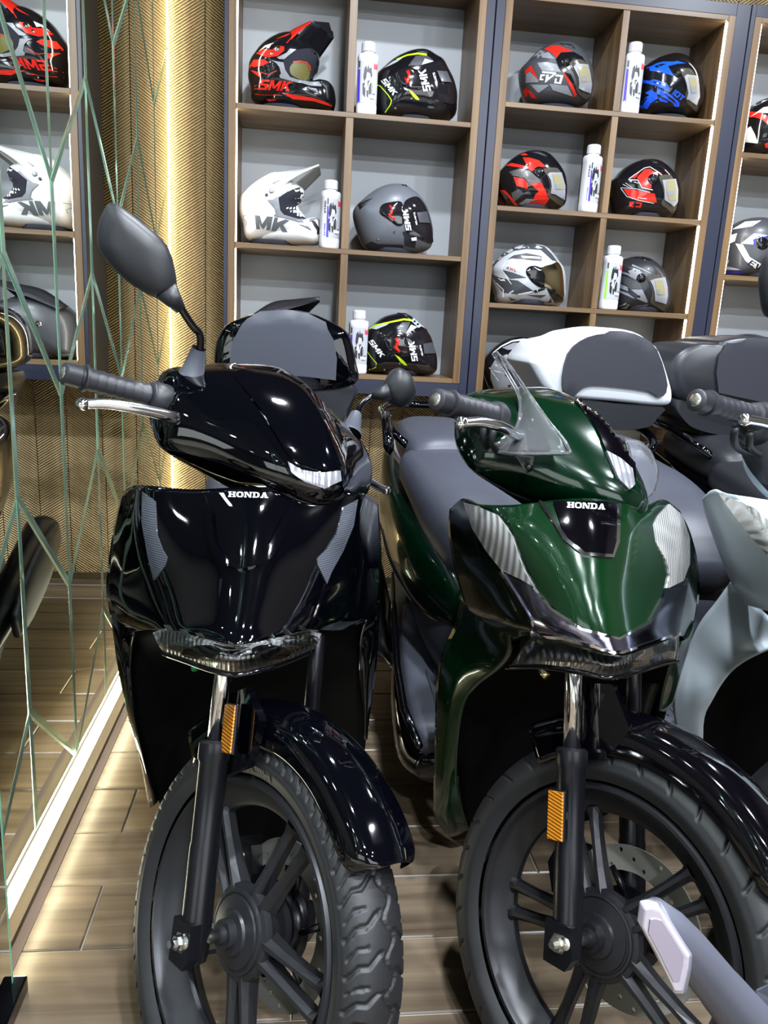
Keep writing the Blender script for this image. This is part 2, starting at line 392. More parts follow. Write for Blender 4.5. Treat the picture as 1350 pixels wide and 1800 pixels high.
def slat_mat(name, sgn):
    m = mat(name, (0.2, 0.15, 0.08), 0.45); N, L, b = nodes(m)
    tc = N.new('ShaderNodeTexCoord'); sp = N.new('ShaderNodeSeparateXYZ'); L.new(tc.outputs['Object'], sp.inputs[0])
    mu = N.new('ShaderNodeMath'); mu.operation = 'MULTIPLY'; mu.inputs[1].default_value = 0.66 * sgn; L.new(sp.outputs['X'], mu.inputs[0])
    ad = N.new('ShaderNodeMath'); ad.operation = 'SUBTRACT'; L.new(sp.outputs['Z'], ad.inputs[0]); L.new(mu.outputs[0], ad.inputs[1])
    m2 = N.new('ShaderNodeMath'); m2.operation = 'MULTIPLY'; m2.inputs[1].default_value = 2 * math.pi / 0.0115; L.new(ad.outputs[0], m2.inputs[0])
    s = N.new('ShaderNodeMath'); s.operation = 'SINE'; L.new(m2.outputs[0], s.inputs[0])
    mp = N.new('ShaderNodeMapping'); mp.inputs['Scale'].default_value = (14, 14, 1.0); L.new(tc.outputs['Object'], mp.inputs[0])
    n = N.new('ShaderNodeTexNoise'); n.inputs['Scale'].default_value = 1.6; n.inputs['Detail'].default_value = 6; L.new(mp.outputs[0], n.inputs['Vector'])
    r1 = N.new('ShaderNodeValToRGB'); r1.color_ramp.elements[0].position = 0.3; r1.color_ramp.elements[1].position = 0.7
    r1.color_ramp.elements[0].color = (0.42, 0.29, 0.14, 1); r1.color_ramp.elements[1].color = (0.70, 0.52, 0.27, 1); L.new(n.outputs[0], r1.inputs[0])
    r2 = N.new('ShaderNodeMapRange'); r2.inputs['From Min'].default_value = -0.75; r2.inputs['From Max'].default_value = -0.1
    r2.inputs['To Min'].default_value = 0.20; r2.inputs['To Max'].default_value = 1.0; L.new(s.outputs[0], r2.inputs[0])
    mx = N.new('ShaderNodeVectorMath'); mx.operation = 'SCALE'; L.new(r1.outputs[0], mx.inputs[0]); L.new(r2.outputs[0], mx.inputs['Scale'])
    L.new(mx.outputs[0], b.inputs['Base Color'])
    bp = N.new('ShaderNodeBump'); bp.inputs['Strength'].default_value = 0.8; bp.inputs['Distance'].default_value = 0.003
    L.new(s.outputs[0], bp.inputs['Height']); L.new(bp.outputs[0], b.inputs['Normal'])
    return m
SLATA = slat_mat('fluted_panel_rising', 1); SLATB = slat_mat('fluted_panel_falling', -1)

# ------------------------------------------------------------------ the room
XM = -0.546; YB = 3.40; X1 = 3.6; Y0 = -3.0
def sbox(name, lo, hi, m, kind='structure', parent=None, smooth=False, label=None):
    return MB().box(lo, hi).out(name, m, parent, smooth=smooth, kind=kind, label=label, loc=None if parent else lo)
floor = sbox('floor', (XM - 0.1, Y0, -0.1), (X1, YB + 0.1, -0.004), GROUT)
sbox('ceiling', (XM - 0.1, Y0, CEIL), (X1, YB + 0.1, CEIL + 0.1), CEILM)
sbox('wall_right', (X1, Y0, 0), (X1 + 0.1, YB, CEIL), WALLM)
sbox('wall_front', (XM - 0.1, Y0 - 0.1, 0), (X1, Y0, CEIL), WALLM)
wall_back = sbox('wall_back', (XM - 0.1, YB + 0.012, 0), (X1, YB + 0.1, CEIL), DFRAME)
wall_left = sbox('wall_left', (XM - 0.1, Y0, 0), (XM - 0.02, YB + 0.1, CEIL), DFRAME)
# floor tiles: one mesh, many objects
TW, TL, GAP = 0.1712, 0.54, 0.003
def tile_mesh(x0, x1, y0, y1):
    me = bpy.data.meshes.new('floor_tile'); c = 0.0025
    v = [(x0, y0, -.008), (x1, y0, -.008), (x1, y1, -.008), (x0, y1, -.008), (x0, y0, -c), (x1, y0, -c), (x1, y1, -c), (x0, y1, -c), (x0 + c, y0 + c, 0), (x1 - c, y0 + c, 0), (x1 - c, y1 - c, 0), (x0 + c, y1 - c, 0)]
    f = [(0, 1, 5, 4), (1, 2, 6, 5), (2, 3, 7, 6), (3, 0, 4, 7), (4, 5, 9, 8), (5, 6, 10, 9), (6, 7, 11, 10), (7, 4, 8, 11), (8, 9, 10, 11)]
    me.from_pydata(v, [], f); me.materials.append(TILE); me.update(); return me
full = tile_mesh(0, TL - GAP, 0, TW - GAP)
yrow = 1.252 - 9 * TW; i = 0
while yrow < YB - 0.01:
    x = (-0.376 if i % 2 == 1 else 0.015) - 8 * TL
    while x < 2.9:
        if x + TL > XM + 0.05:
            if x < XM or yrow + TW > YB: me = tile_mesh(0 if x >= XM else XM - x, TL - GAP, 0, min(TW - GAP, YB - yrow))
            else: me = full
            o = bpy.data.objects.new('floor_tile', me); COL.objects.link(o); o.parent = floor
            o.location = Vector((x, yrow, random.uniform(-0.0004, 0.0004))) - floor.location
        x += TL
    yrow += TW; i += 1
# fluted wall boards
x = XM + 0.002; i = 0
while x < 1.9:
    w_ = 0.1435
    me_ = MB().box((x, YB - 0.006, 0.0), (x + w_ - 0.0035, YB + 0.012, CEIL)).out('wall_board', SLATA if i % 2 == 0 else SLATB, wall_back, smooth=False)
    x += w_; i += 1
sbox('trim_1', (XM + 0.0005, YB - 0.0090, 0.06), (XM + 0.003, YB - 0.007, CEIL - 0.02), LEDW, label='thin warm light strip running up the room corner')
sbox('baseboard_back', (XM + 0.01, YB - 0.02, 0), (X1, YB - 0.006, 0.03), PLINTH)

# mirror tiles with bevelled edges
def mirror_tile(poly, x, tilt):
    """poly in (y, z), counter-clockwise seen from +x"""
    c = np.mean(poly, axis=0); n = len(poly)
    bw = 0.013; inner = []
    for k in range(n):
        p = np.array(poly[k]); a = np.array(poly[k - 1]); b_ = np.array(poly[(k + 1) % n])
        e1 = nrm(p - a); e2 = nrm(b_ - p); n1 = np.array([-e1[1], e1[0]]); n2 = np.array([-e2[1], e2[0]])
        d = bw / max(0.3, (1 + n1.dot(n2)) / 2) ** 0.5
        inner.append(p + nrm(n1 + n2) * d)
    def X(p, dx): return (x + dx + tilt[0] * (p[0] - c[0]) + tilt[1] * (p[1] - c[1]), p[0], p[1])
    v = [X(p, -0.004) for p in poly] + [X(p, -0.0022) for p in poly] + [X(p, 0) for p in inner]
    f = []; fm = []
    f.append(tuple(2 * n + k for k in range(n))); fm.append(0)
    for k in range(n):
        j = (k + 1) % n
        f.append((k, j, n + j, n + k)); fm.append(2)
        f.append((n + k, n + j, 2 * n + j, 2 * n + k)); fm.append(1)
    o = mk('mirror_tile', v, f, MIRROR, wall_left, smooth=False, mats=[MIRROR, MIRROREDGE, GLASSEDGE], fm=fm)
    return o
PIT = 0.4615; ZA = 0.327; ZV = 0.045; YC = 1.542; DY = 0.3095; GP = 0.0005
MIRB = 0.045
def clipz(poly, z0, lo=True):
    out = []
    for k in range(len(poly)):
        a = np.array(poly[k]); b_ = np.array(poly[(k + 1) % len(poly)])
        ia = (a[1] >= z0) if lo else (a[1] <= z0); ib = (b_[1] >= z0) if lo else (b_[1] <= z0)
        if ia: out.append(a)
        if ia != ib: out.append(a + (b_ - a) * (z0 - a[1]) / (b_[1] - a[1]))
    return out
for c in range(-10, 6):
    y0, y1 = YC + c * DY, YC + (c + 1) * DY
    zl, zr = (ZA, ZV) if c % 2 == 0 else (ZV, ZA)
    for k in range(-1, 7):
        poly = [(y0 + GP, zl + k * PIT + GP), (y1 - GP, zr + k * PIT + GP), (y1 - GP, zr + (k + 1) * PIT - GP), (y0 + GP, zl + (k + 1) * PIT - GP)]
        poly = clipz(poly, MIRB); 
        if len(poly) < 3: continue
        poly = clipz(poly, CEIL - 0.02, False)
        if len(poly) < 3: continue
        q = [poly[0]]
        for p in poly[1:]:
            if np.hypot(*(np.array(p) - q[-1])) > 0.012: q.append(p)
        if len(q) < 3: continue
        mirror_tile(q, XM, (random.uniform(-0.0025, 0.0025), random.uniform(-0.002, 0.002)))
# light channel and plinth along the mirror foot
m = MB()
m.add([(XM, 1.10, 0.034), (XM + 0.020, 1.10, 0.018), (XM + 0.020, YB, 0.018), (XM, YB, 0.034), (XM, 1.10, 0.0), (XM, YB, 0.0), (XM + 0.020, 1.10, 0.0), (XM + 0.020, YB, 0.0)], [(0, 1, 2, 3), (0, 4, 6, 1), (3, 2, 7, 5)])
m.out('trim_2', LED, smooth=False, kind='structure', loc=(XM, 1.1, 0), label='bright light channel along the foot of the mirror wall')
sbox('trim_3', (XM + 0.020, 1.10, 0.0), (XM + 0.044, YB - 0.02, 0.016), PLINTH, label='narrow brown wooden strip beside the light channel')
sbox('trim_4', (XM + 0.044, 1.10, 0.0), (XM + 0.064, YB - 0.02, 0.002), mat('dark_purple_brown_strip', (0.055, 0.036, 0.034), 0.6), label='dark thin strip on the floor beside the wooden strip')
# protruding mirror slab close to the camera, its black foot
sl = root('mirror_panel', (-0.49, 0.8, 0), 'tall green edged mirror panel standing forward at the left edge', 'mirror')
XS = -0.462
m = MB().box((XS - 0.008, 0.45, 0.03), (XS, 1.148, 2.9)); m.out('glass', MIRROR, sl, smooth=False)
MB().box((XS - 0.0085, 1.148, 0.03), (XS + 0.0005, 1.153, 2.9)).out('edge', GLASSEDGE, sl, smooth=False, label='green polished glass edge')
bevel(MB().box((XS - 0.05, 0.45, 0.0), (XS + 0.02, 1.165, 0.030)).out('foot', BLACK2, sl, smooth=False), 0.003)
MB().box((XM, 0.45, 0.0), (XS - 0.009, 1.14, 2.9)).out('backing', DFRAME, sl, smooth=False)

# ------------------------------------------------------------------ display cabinets
YF = 3.08; YK = 3.375
def cabinet(label, x0, xa, xb, x1, zb, zt, shelves, divs, leds, fb, wz=0.018):
    """x0/x1 dark outer edges, xa/xb wooden inner edges"""
    t = root('display_cabinet', ((x0 + x1) / 2, YF, zb - fb), label, 'cabinet')
    def bx(n, lo, hi, m_, bv=0.0012, **k):
        o = MB().box(lo, hi).out(n, m_, t, smooth=False, **k)
        if bv: bevel(o, bv, 1)
        return o
    wl = xa - x0; wr = x1 - xb; ww = 0.028
    bx('back_panel', (x0 + 0.005, YK, zb), (x1 - 0.005, YK + 0.012, zt), BACKP, 0)
    bx('frame_side', (x0, YF, zb - fb), (xa - ww, YK, zt + fb), DFRAME, label='dark outer upright')
    bx('frame_side', (xb + ww, YF, zb - fb), (x1, YK, zt + fb), DFRAME, label='dark outer upright')
    bx('frame_rail', (xa - ww, YF, zb - fb), (xb + ww, YK, zb - wz), DFRAME)
    bx('frame_rail', (xa - ww, YF, zt + wz), (xb + ww, YK, zt + fb), DFRAME)
    bx('side_panel', (xa - ww, YF - 0.002, zb - wz), (xa, YK, zt + wz), WOODZ)
    bx('side_panel', (xb, YF - 0.002, zb - wz), (xb + ww, YK, zt + wz), WOODZ)
    bx('bottom_board', (xa, YF - 0.001, zb - wz), (xb, YK, zb), WOODX)
    bx('top_board', (xa, YF - 0.001, zt), (xb, YK, zt + wz), WOODX)
    zs = [zb] + list(shelves) + [zt]
    for z in shelves: bx('shelf', (xa, YF, z - wz), (xb, YK, z), WOODX)
    for k in range(len(zs) - 1):
        zlo = zs[k]; zhi = zs[k + 1] - (wz if k < len(zs) - 2 else 0)
        for d in divs: bx('divider', (d[0], YF + 0.001, zlo), (d[1], YK, zhi), WOODZ)
        for s, xx in leds:
            lo, hi = (xx, xx + 0.004) if s > 0 else (xx - 0.004, xx)
            bx('led_strip', (lo, YF + 0.004, zlo + 0.004), (hi, YF + 0.015, zhi - 0.004), LEDS, 0, label='glowing vertical light strip')
    return t
cabinet('open walnut display cabinet with dark outer frame beside the fluted wall corner', -0.299, -0.256, 0.608, 0.668, 0.973, 2.397, (1.441, 1.919), [(0.141, 0.170)], [(1, -0.256)], 0.075)
cabinet('open walnut display cabinet in the middle holding four rows of helmets', 0.672, 0.733, 1.558, 1.641, 0.52, 2.343, (0.905, 1.276, 1.637, 2.001), [(1.149, 1.175)], [(-1, 1.558)], 0.06)
cabinet('open walnut display cabinet cut off by the right edge of the photo', 1.645, 1.690, 2.62, 2.68, 0.52, 2.347, (0.98, 1.438, 1.896), [(2.14, 2.166)], [(1, 1.690)], 0.06)
# ------------------------------------------------------------------ helmets
def hm(name, col, rough=0.15, **k): return mat(name, col, rough, coat=k.pop('coat', 0.6), **k)
H_BLACK = hm('helmet_black', (0.006, 0.006, 0.008), 0.12); H_MBLACK = hm('helmet_matt_black', (0.018, 0.018, 0.022), 0.4, coat=0.1)
H_GREY = hm('helmet_matt_grey', (0.12, 0.13, 0.15), 0.38, coat=0.1); H_RED = hm('helmet_red', (0.72, 0.022, 0.012), 0.2)
H_WHITE = hm('helmet_white', (0.80, 0.81, 0.80), 0.15); H_BLUE = hm('helmet_blue', (0.01, 0.09, 0.75), 0.2)
H_LIME = hm('helmet_lime', (0.55, 0.85, 0.02), 0.35); H_SILVER = hm('helmet_silver', (0.45, 0.47, 0.50), 0.3, coat=0.2)
H_DGREY = hm('helmet_dark_grey', (0.055, 0.057, 0.065), 0.35, coat=0.1); H_MGREY = hm('helmet_mid_grey', (0.22, 0.23, 0.25), 0.35, coat=0.1)
H_PAD = mat('helmet_lining', (0.012, 0.012, 0.02), 0.9); H_ORANGE = hm('goggle_red', (0.35, 0.05, 0.02), 0.3); H_OLIVE = mat('goggle_yellow_label', (0.13, 0.12, 0.035), 0.4)
V_DARK = mat('smoke_visor', (0.012, 0.010, 0.013), 0.06, spec=0.8, coat=1.0)
V_CLEAR = mat('clear_visor', (0.7, 0.64, 0.5), 0.12, trans=0.9, ior=1.25)
V_GOLD = mat('gold_mirror_visor', (0.75, 0.62, 0.36), 0.12, 1.0)
V_TINT = mat('visor_yellow_film', (0.30, 0.27, 0.15), 0.2, coat=0.8); V_FRAME = mat('visor_protector_frame', (0.26, 0.26, 0.29), 0.4)
H_BLUEG = hm('dark_violet', (0.02, 0.015, 0.3), 0.3); H_CARBON = hm('carbon_weave', (0.07, 0.07, 0.07), 0.3)
H_DECAL_TXT = mat('outline_grey_print', (0.12, 0.13, 0.14), 0.5)

def starshape(poly, n=80):
    """poly (x,z); returns centre and radii"""
    pts = np.array(poly); lo, hi = pts.min(0), pts.max(0); c = (lo + hi) / 2
    out = []
    for a in np.linspace(0, 2 * math.pi, n, endpoint=False):
        d = np.array([math.cos(a), math.sin(a)]); best = 0
        for i in range(len(pts)):
            p = pts[i] - c; q = pts[(i + 1) % len(pts)] - c; e = q - p
            den = d[0] * e[1] - d[1] * e[0]
            if abs(den) < 1e-12: continue
            t = (p[0] * e[1] - p[1] * e[0]) / den; s = (p[0] * d[1] - p[1] * d[0]) / den
            if t > best and -1e-6 <= s <= 1 + 1e-6: best = t
        out.append(best)
    return c, out
def inflate(pxpoly, Y, W, zmin=None, n=80, m=22, e1=0.80, e2=0.85, sm=3, grow=1.0):
    pp = smoothpoly(pxpoly, sm) if sm > 1 else pxpoly
    w2 = [P(a, b, Y) for a, b in pp]; poly = [(p[0], max(p[2], zmin) if zmin is not None else p[2]) for p in w2]
    c, rad = starshape(poly, n); m_ = MB(); v = []; f = []
    ang = np.linspace(0, 2 * math.pi, n, endpoint=False)
    ss = np.linspace(0.03, math.pi - 0.03, m)
    for s in ss:
        r = math.sin(s) ** e1; yy = -W * math.copysign(abs(math.cos(s)) ** e2, math.cos(s))
        for a, q in zip(ang, rad): v.append((c[0] + grow * q * r * math.cos(a), Y + grow * yy, c[1] + grow * q * r * math.sin(a)))
    for i in range(m - 1):
        for j in range(n): f.append((i * n + j, i * n + (j + 1) % n, (i + 1) * n + (j + 1) % n, (i + 1) * n + j))
    v.append((c[0], Y - W * grow, c[1])); v.append((c[0], Y + W * grow, c[1]))
    k = len(v)
    for j in range(n): f.append((k - 2, (j + 1) % n, j)); f.append((k - 1, (m - 1) * n + j, (m - 1) * n + (j + 1) % n))
    return v, f, c
def strip2(pts, w0, w1=None):
    w1 = w0 if w1 is None else w1; pts = [np.array(p, float) for p in pts]; L = []; R = []
    for i, p in enumerate(pts):
        t = pts[min(i + 1, len(pts) - 1)] - pts[max(i - 1, 0)]; t = t / np.hypot(*t); w_ = (w0 + (w1 - w0) * i / (len(pts) - 1)) / 2
        L.append(tuple(p + np.array([-t[1], t[0]]) * w_)); R.append(tuple(p - np.array([-t[1], t[0]]) * w_))
    return L + R[::-1]
def circle2(x, y, r, ry=None, n=18): return [(x + r * math.cos(a), y + (ry or r) * math.sin(a)) for a in np.linspace(0, 2 * math.pi, n, endpoint=False)]

def helmet(label, T, out, zs, base, decals=(), visor=None, extra=(), Y=3.215, W=0.118, group=None, name='helmet', pname='shell'):
    """T: (x0, y0, scale) of the tracing frame.  decals: (part, material, polygon[, offset, thick])"""
    tp = lambda pts: tr(T[0], T[1], T[2], pts)
    v, f, c = inflate(tp(out), Y, W, zs + 0.002)
    t = root(name, (c[0], Y, zs + 0.0005), label, 'helmet', group)
    mk(pname, v, f, base, t)
    # rubber hem and lining under the shell
    m = MB().lathe((c[0], Y, zs + 0.0005), (0, 0, 1), [(0, 0.055), (0, 0.082), (0.022, 0.088), (0.022, 0.06)], 28); m.out('neck_roll', H_PAD, t)
    allv = list(v); allf = list(f)
    for nm_, m_, pl, yy, ww in extra:
        v2, f2, c2 = inflate(tp(pl), yy, ww, zs + 0.002, 60, 14)
        mk(nm_, v2, f2, m_, t); k = len(allv); allv += v2; allf += [tuple(i + k for i in q) for q in f2]
    bv = bvh_of(allv, allf)
    if visor:
        vm, vp, gr = visor
        v3, f3, _ = inflate(tp(out), Y, W, zs + 0.002, grow=gr)
        b3 = bvh_of(v3, f3)
        patch('visor', b3, tp(vp), vm, t, 0.0, 5, 0.003)
    by = {}
    for d in decals:
        nm_, m_, pl = d[:3]; off = d[3] if len(d) > 3 else 0.0012; th = d[4] if len(d) > 4 else 0
        by.setdefault((nm_, m_, off, th), []).append(pl)
    for (nm_, m_, off, th), pls in by.items():
        b_ = b3 if (nm_.startswith('visor_') and visor) else bv
        if 'lettering' in nm_ or nm_ == 'small_lettering':
            multi_patch(nm_, b_, [tp(p) for p in pls], m_, t, off + (0.0045 if b_ is not bv else 0), 6, thick=th)
        else:
            for p in pls: multi_patch(nm_, b_, [tp(p)], m_, t, off + (0.0045 if b_ is not bv else 0), 6, thick=th)
    return t, bv, tp
def wrd(txt, p0, p1, h, slant=0.25, font=SANS): return word(txt, font, p0, p1, h, slant)

# --- row 1, left cabinet
Z1, Z2, Z3 = 1.919, 1.441, 0.973
TA = (425, 20, 7.105)
dec = [('opening', H_PAD, smoothpoly([(520, 610), (600, 520), (750, 470), (900, 480), (960, 600), (955, 700), (880, 890), (700, 850), (590, 810), (550, 720)], 3)),
       ('goggle', H_OLIVE, smoothpoly([(600, 700), (650, 640), (740, 625), (830, 660), (845, 760), (800, 870), (680, 830), (610, 780)], 3), 0.003),
       ('goggle_band', H_ORANGE, strip2([(640, 640), (720, 628), (800, 640), (840, 690), (842, 740)], 26), 0.004),
       ('eyeport_trim', H_MGREY, [(375, 615), (520, 640), (545, 740), (600, 820), (700, 850), (850, 890), (1000, 880), (990, 940), (850, 930), (700, 890), (480, 830), (470, 800), (490, 780), (470, 700), (430, 650)], 0.003),
       ('eyeport_trim', H_MGREY, [(440, 580), (560, 520), (600, 470), (680, 480), (600, 540), (530, 600), (470, 600)], 0.003)]
RD = lambda p: ('graphic_red', H_RED, p)
dec += [RD([(180, 530), (260, 470), (380, 480), (440, 430), (530, 440), (530, 490), (450, 560), (310, 575)]), RD([(105, 680), (150, 605), (280, 600), (340, 640), (260, 680), (100, 705)]),
        RD([(500, 1015), (620, 1035), (900, 1080), (1120, 1160), (1125, 1190), (900, 1120), (640, 1095), (580, 1060)]), RD([(300, 1090), (440, 1100), (400, 1115), (340, 1120)]),
        RD(strip2([(120, 740), (240, 830), (240, 770), (130, 740)], 8)), RD(strip2([(120, 1030), (280, 1040), (500, 1050)], 8)), RD(strip2([(110, 960), (220, 910)], 9)), RD(strip2([(120, 970), (260, 965)], 8)), RD(strip2([(240, 760), (330, 790), (440, 740)], 8)),
        RD([(420, 350), (560, 290), (640, 265), (560, 310)]), RD(strip2([(560, 400), (650, 290)], 10)),
        ('graphic_white', H_WHITE, [(215, 500), (290, 430), (380, 400), (340, 465), (300, 450)])]
dec += [('lettering', H_RED, q, 0.0022) for q in wrd('SMK', (205, 970), (590, 1000), 125, 0.3)]
dec += [('screw', CHROME, circle2(447, 465, 36), 0.004, 0.003), ('screw', CHROME, circle2(375, 525, 20), 0.003, 0.002), ('screw', CHROME, circle2(543, 958, 14), 0.004, 0.002)]
dec += [('mouth_vent', H_MGREY, [(800, 950), (930, 965), (960, 1030), (880, 990)], 0.003, 0.002), ('mouth_vent', H_MBLACK, [(960, 890), (1020, 850), (1090, 900), (1090, 1110), (1060, 1110), (1040, 960)], 0.004, 0.003)]
mx, bv, tp = helmet('glossy red and black off-road helmet with a long peak, left cell under the cabinet top', TA,
    [(85, 740), (80, 840), (110, 960), (150, 1150), (450, 1200), (700, 1200), (850, 1000), (900, 850), (960, 700), (965, 580), (900, 460), (780, 350), (650, 290), (520, 290), (380, 345), (250, 435), (170, 530), (100, 640)],
    Z1, H_BLACK, dec, None, [('chin_bar', H_BLACK, [(430, 900), (620, 855), (900, 895), (1020, 870), (1150, 965), (1155, 1240), (900, 1260), (500, 1230), (300, 1150)], 3.20, 0.085)])
def peak(t, tp, under, top, mu, mt):
    """under: 4 corners (x, y, Y); plate with thickness; top: extra skin"""
    def c3(q): (a, b), = tp([(q[0], q[1])]); return P(a, b, q[2])
    a, b, c, d = [c3(q) for q in under]
    rows = []
    for s in (0, .33, .66, 1):
        l = a + (b - a) * s; r = d + (c - d) * s; mid = (l + r) / 2 + np.array([0, 0, 0.012 * (1 - s * 0.4)])
        rows.append([l, mid, r])
    v, f, nu, nv = gridsurf(rows, 5, 3)
    o = mk('peak', v, f, mu, t, mats=[mu, mt]); md = o.modifiers.new('thickness', 'SOLIDIFY'); md.thickness = 0.004; md.offset = 0
    if top:
        rows = [[c3(q) for q in r] for r in top]
        v, f, nu, nv = gridsurf(rows, 4, 3); o = mk('peak_top', v, f, mt, t); solid(o, 0.003, 0)
peak(mx, tp, [(590, 440, 3.13), (868, 130, 3.10), (1148, 330, 3.25), (965, 585, 3.29)],
     [[(380, 350, 3.17), (520, 292, 3.17), (700, 195, 3.14), (862, 122, 3.11)], [(440, 440, 3.12), (590, 370, 3.115), (720, 250, 3.11), (870, 135, 3.10)]], H_PAD, H_RED)
_p = lambda x, y, Y: P(425 + x / 7.105, 20 + y / 7.105, Y)
MB().add([_p(880, 120, 3.105), _p(1090, 138, 3.18), _p(1150, 340, 3.255), _p(1140, 250, 3.24)], [(0, 1, 2), (0, 2, 3)]).out('peak_tip', H_PAD, mx, smooth=False)

def smk(label, T, out, zs, dx=0, dy=0, **k):
    f = lambda pts: [(x + dx, y + dy) for x, y in pts]
    return out
# black SMK-style helmets with lime lines (two of them, traced separately)
def black_lime(label, T, out, zs, A):
    o = lambda key: A[key]
    d = [('pivot_cover', V_DARK, smoothpoly(o('pivot'), 3), 0.003, 0.002), ('pivot_gear', H_RED, strip2(o('gear'), 34 * T[2] / 6.43), 0.0065, 0.002)]
    d += [('graphic_lime', H_LIME, p) for p in o('lime')] + [('graphic_white', H_SILVER, p) for p in o('white')] + [('graphic_grey', H_DGREY, p) for p in o('grey')]
    d += [('lettering', H_WHITE, q, 0.002) for q in wrd('SMK', *o('side'), 0.2)]
    d += [('visor_lettering', H_WHITE, q, 0.0015) for q in wrd('SMK', *o('vis'), 0.15)]
    d += [('visor_small_lettering', H_WHITE, q, 0.0015) for q in wrd('HELMETS', *o('small'), 0)]
    d += [('visor_sticker', H_DGREY, o('stick'), 0.0015), ('screw', CHROME, circle2(*o('screw')[0], 13), 0.004, 0.002), ('screw', CHROME, circle2(*o('screw')[1], 13), 0.004, 0.002)]
    d += [('top_vent', H_MBLACK, p, 0.004, 0.004) for p in o('vent')]
    return helmet(label, T, out, zs, H_BLACK, d, (V_DARK, smoothpoly(o('visor'), 3), 1.025))
black_lime('black helmet with lime lines and smoked visor, upper right cell of its cabinet', (610, 60, 6.43),
    [(285, 700), (310, 490), (400, 390), (520, 290), (680, 215), (800, 190), (900, 200), (990, 255), (1080, 310), (1140, 420), (1200, 540), (1235, 680), (1235, 780), (1215, 930), (1080, 1020), (850, 1080), (500, 1050), (330, 980)], Z1,
    dict(pivot=[(545, 450), (600, 400), (700, 380), (800, 410), (850, 500), (850, 620), (720, 620), (600, 560)], gear=[(680, 420), (705, 470), (690, 520), (665, 500), (690, 560)],
         lime=[strip2([(330, 568), (380, 590), (460, 680), (505, 750), (490, 800), (430, 885)], 11), strip2([(560, 290), (680, 240), (800, 222), (900, 235)], 14, 24), [(690, 620), (740, 650), (800, 710), (820, 745), (780, 740), (740, 700)]],
         white=[[(420, 385), (520, 310), (660, 250), (560, 320), (480, 360)], [(840, 350), (880, 275), (960, 300), (980, 310)], [(640, 600), (690, 620), (690, 640), (650, 630)]],
         grey=[[(690, 360), (780, 245), (900, 240), (980, 300), (880, 270), (835, 350)], [(300, 520), (360, 500), (330, 535)]],
         side=((385, 530), (520, 695), 62), vis=((945, 640), (885, 405), 85), small=((1020, 565), (985, 440), 24), stick=[(1010, 420), (1120, 430), (1170, 550), (1060, 540)],
         screw=((728, 727), (547, 835)), vent=[[(760, 195), (900, 195), (920, 220), (800, 210)]], visor=[(850, 360), (1010, 315), (1075, 312), (1140, 420), (1200, 540), (1238, 690), (1210, 790), (1100, 770), (970, 745), (890, 640), (840, 480)]))
black_lime('black helmet with lime lines and smoked visor, lowest right cell of its cabinet', (600, 530, 7.105),
    [(270, 640), (300, 380), (400, 280), (520, 190), (680, 148), (800, 148), (870, 180), (960, 250), (1040, 330), (1110, 430), (1150, 560), (1185, 680), (1190, 800), (1170, 880), (1050, 960), (850, 1020), (500, 1010), (330, 960)], Z3,
    dict(pivot=[(545, 480), (600, 430), (720, 410), (800, 450), (830, 540), (840, 680), (720, 650), (600, 600)], gear=[(680, 460), (705, 500), (690, 560), (665, 560), (725, 630)],
         lime=[strip2([(305, 590), (370, 690), (440, 770), (430, 820), (350, 850)], 9), strip2([(355, 342), (420, 300), (600, 262), (780, 225), (870, 235)], 12, 26), [(665, 660), (720, 690), (790, 750), (825, 798), (790, 795), (740, 755)]],
         white=[[(380, 340), (440, 300), (600, 275), (560, 300), (440, 350)], [(800, 405), (870, 290), (950, 320), (870, 370)], [(830, 205), (900, 205), (1040, 330), (960, 330)]],
         grey=[[(690, 340), (760, 260), (860, 260), (800, 400)]], side=((340, 500), (490, 700), 62), vis=((955, 735), (905, 500), 75), small=((1015, 672), (985, 545), 20),
         stick=[(1010, 530), (1120, 515), (1170, 650), (1030, 650)], screw=((728, 770), (540, 850)), vent=[[(700, 150), (860, 160), (885, 210), (780, 175)]],
         visor=[(830, 500), (900, 420), (1040, 340), (1080, 380), (1150, 560), (1185, 690), (1188, 850), (1060, 860), (960, 830), (880, 700)]))
# row 2 left: white off-road helmet
TC = (410, 270, 6.43)
dec = [('opening', H_PAD, smoothpoly([(500, 510), (620, 430), (740, 385), (800, 400), (810, 450), (745, 610), (850, 720), (730, 745), (560, 690), (520, 600)], 3)),
       ('eyeport_trim', H_MGREY, [(385, 525), (450, 520), (600, 410), (620, 430), (510, 500), (530, 640), (570, 690), (740, 740), (860, 720), (910, 700), (960, 740), (900, 760), (800, 785), (560, 720), (460, 700), (465, 690), (485, 680), (470, 620), (430, 570)], 0.003),
       ('mouth_vent', H_MGREY, [(740, 800), (850, 820), (880, 870), (820, 835)], 0.003, 0.002), ('mouth_vent', H_MBLACK, [(880, 760), (920, 770), (980, 860), (965, 910), (945, 910), (945, 870)], 0.003, 0.003),
       ('side_vent', H_MGREY, [(445, 340), (530, 298), (520, 310), (455, 345)], 0.003, 0.002), ('screw', H_DGREY, circle2(378, 468, 18), 0.003, 0.002), ('screw', H_MGREY, circle2(436, 422, 28), 0.003, 0.001), ('screw', H_SILVER, circle2(436, 422, 23), 0.0045, 0.001)]
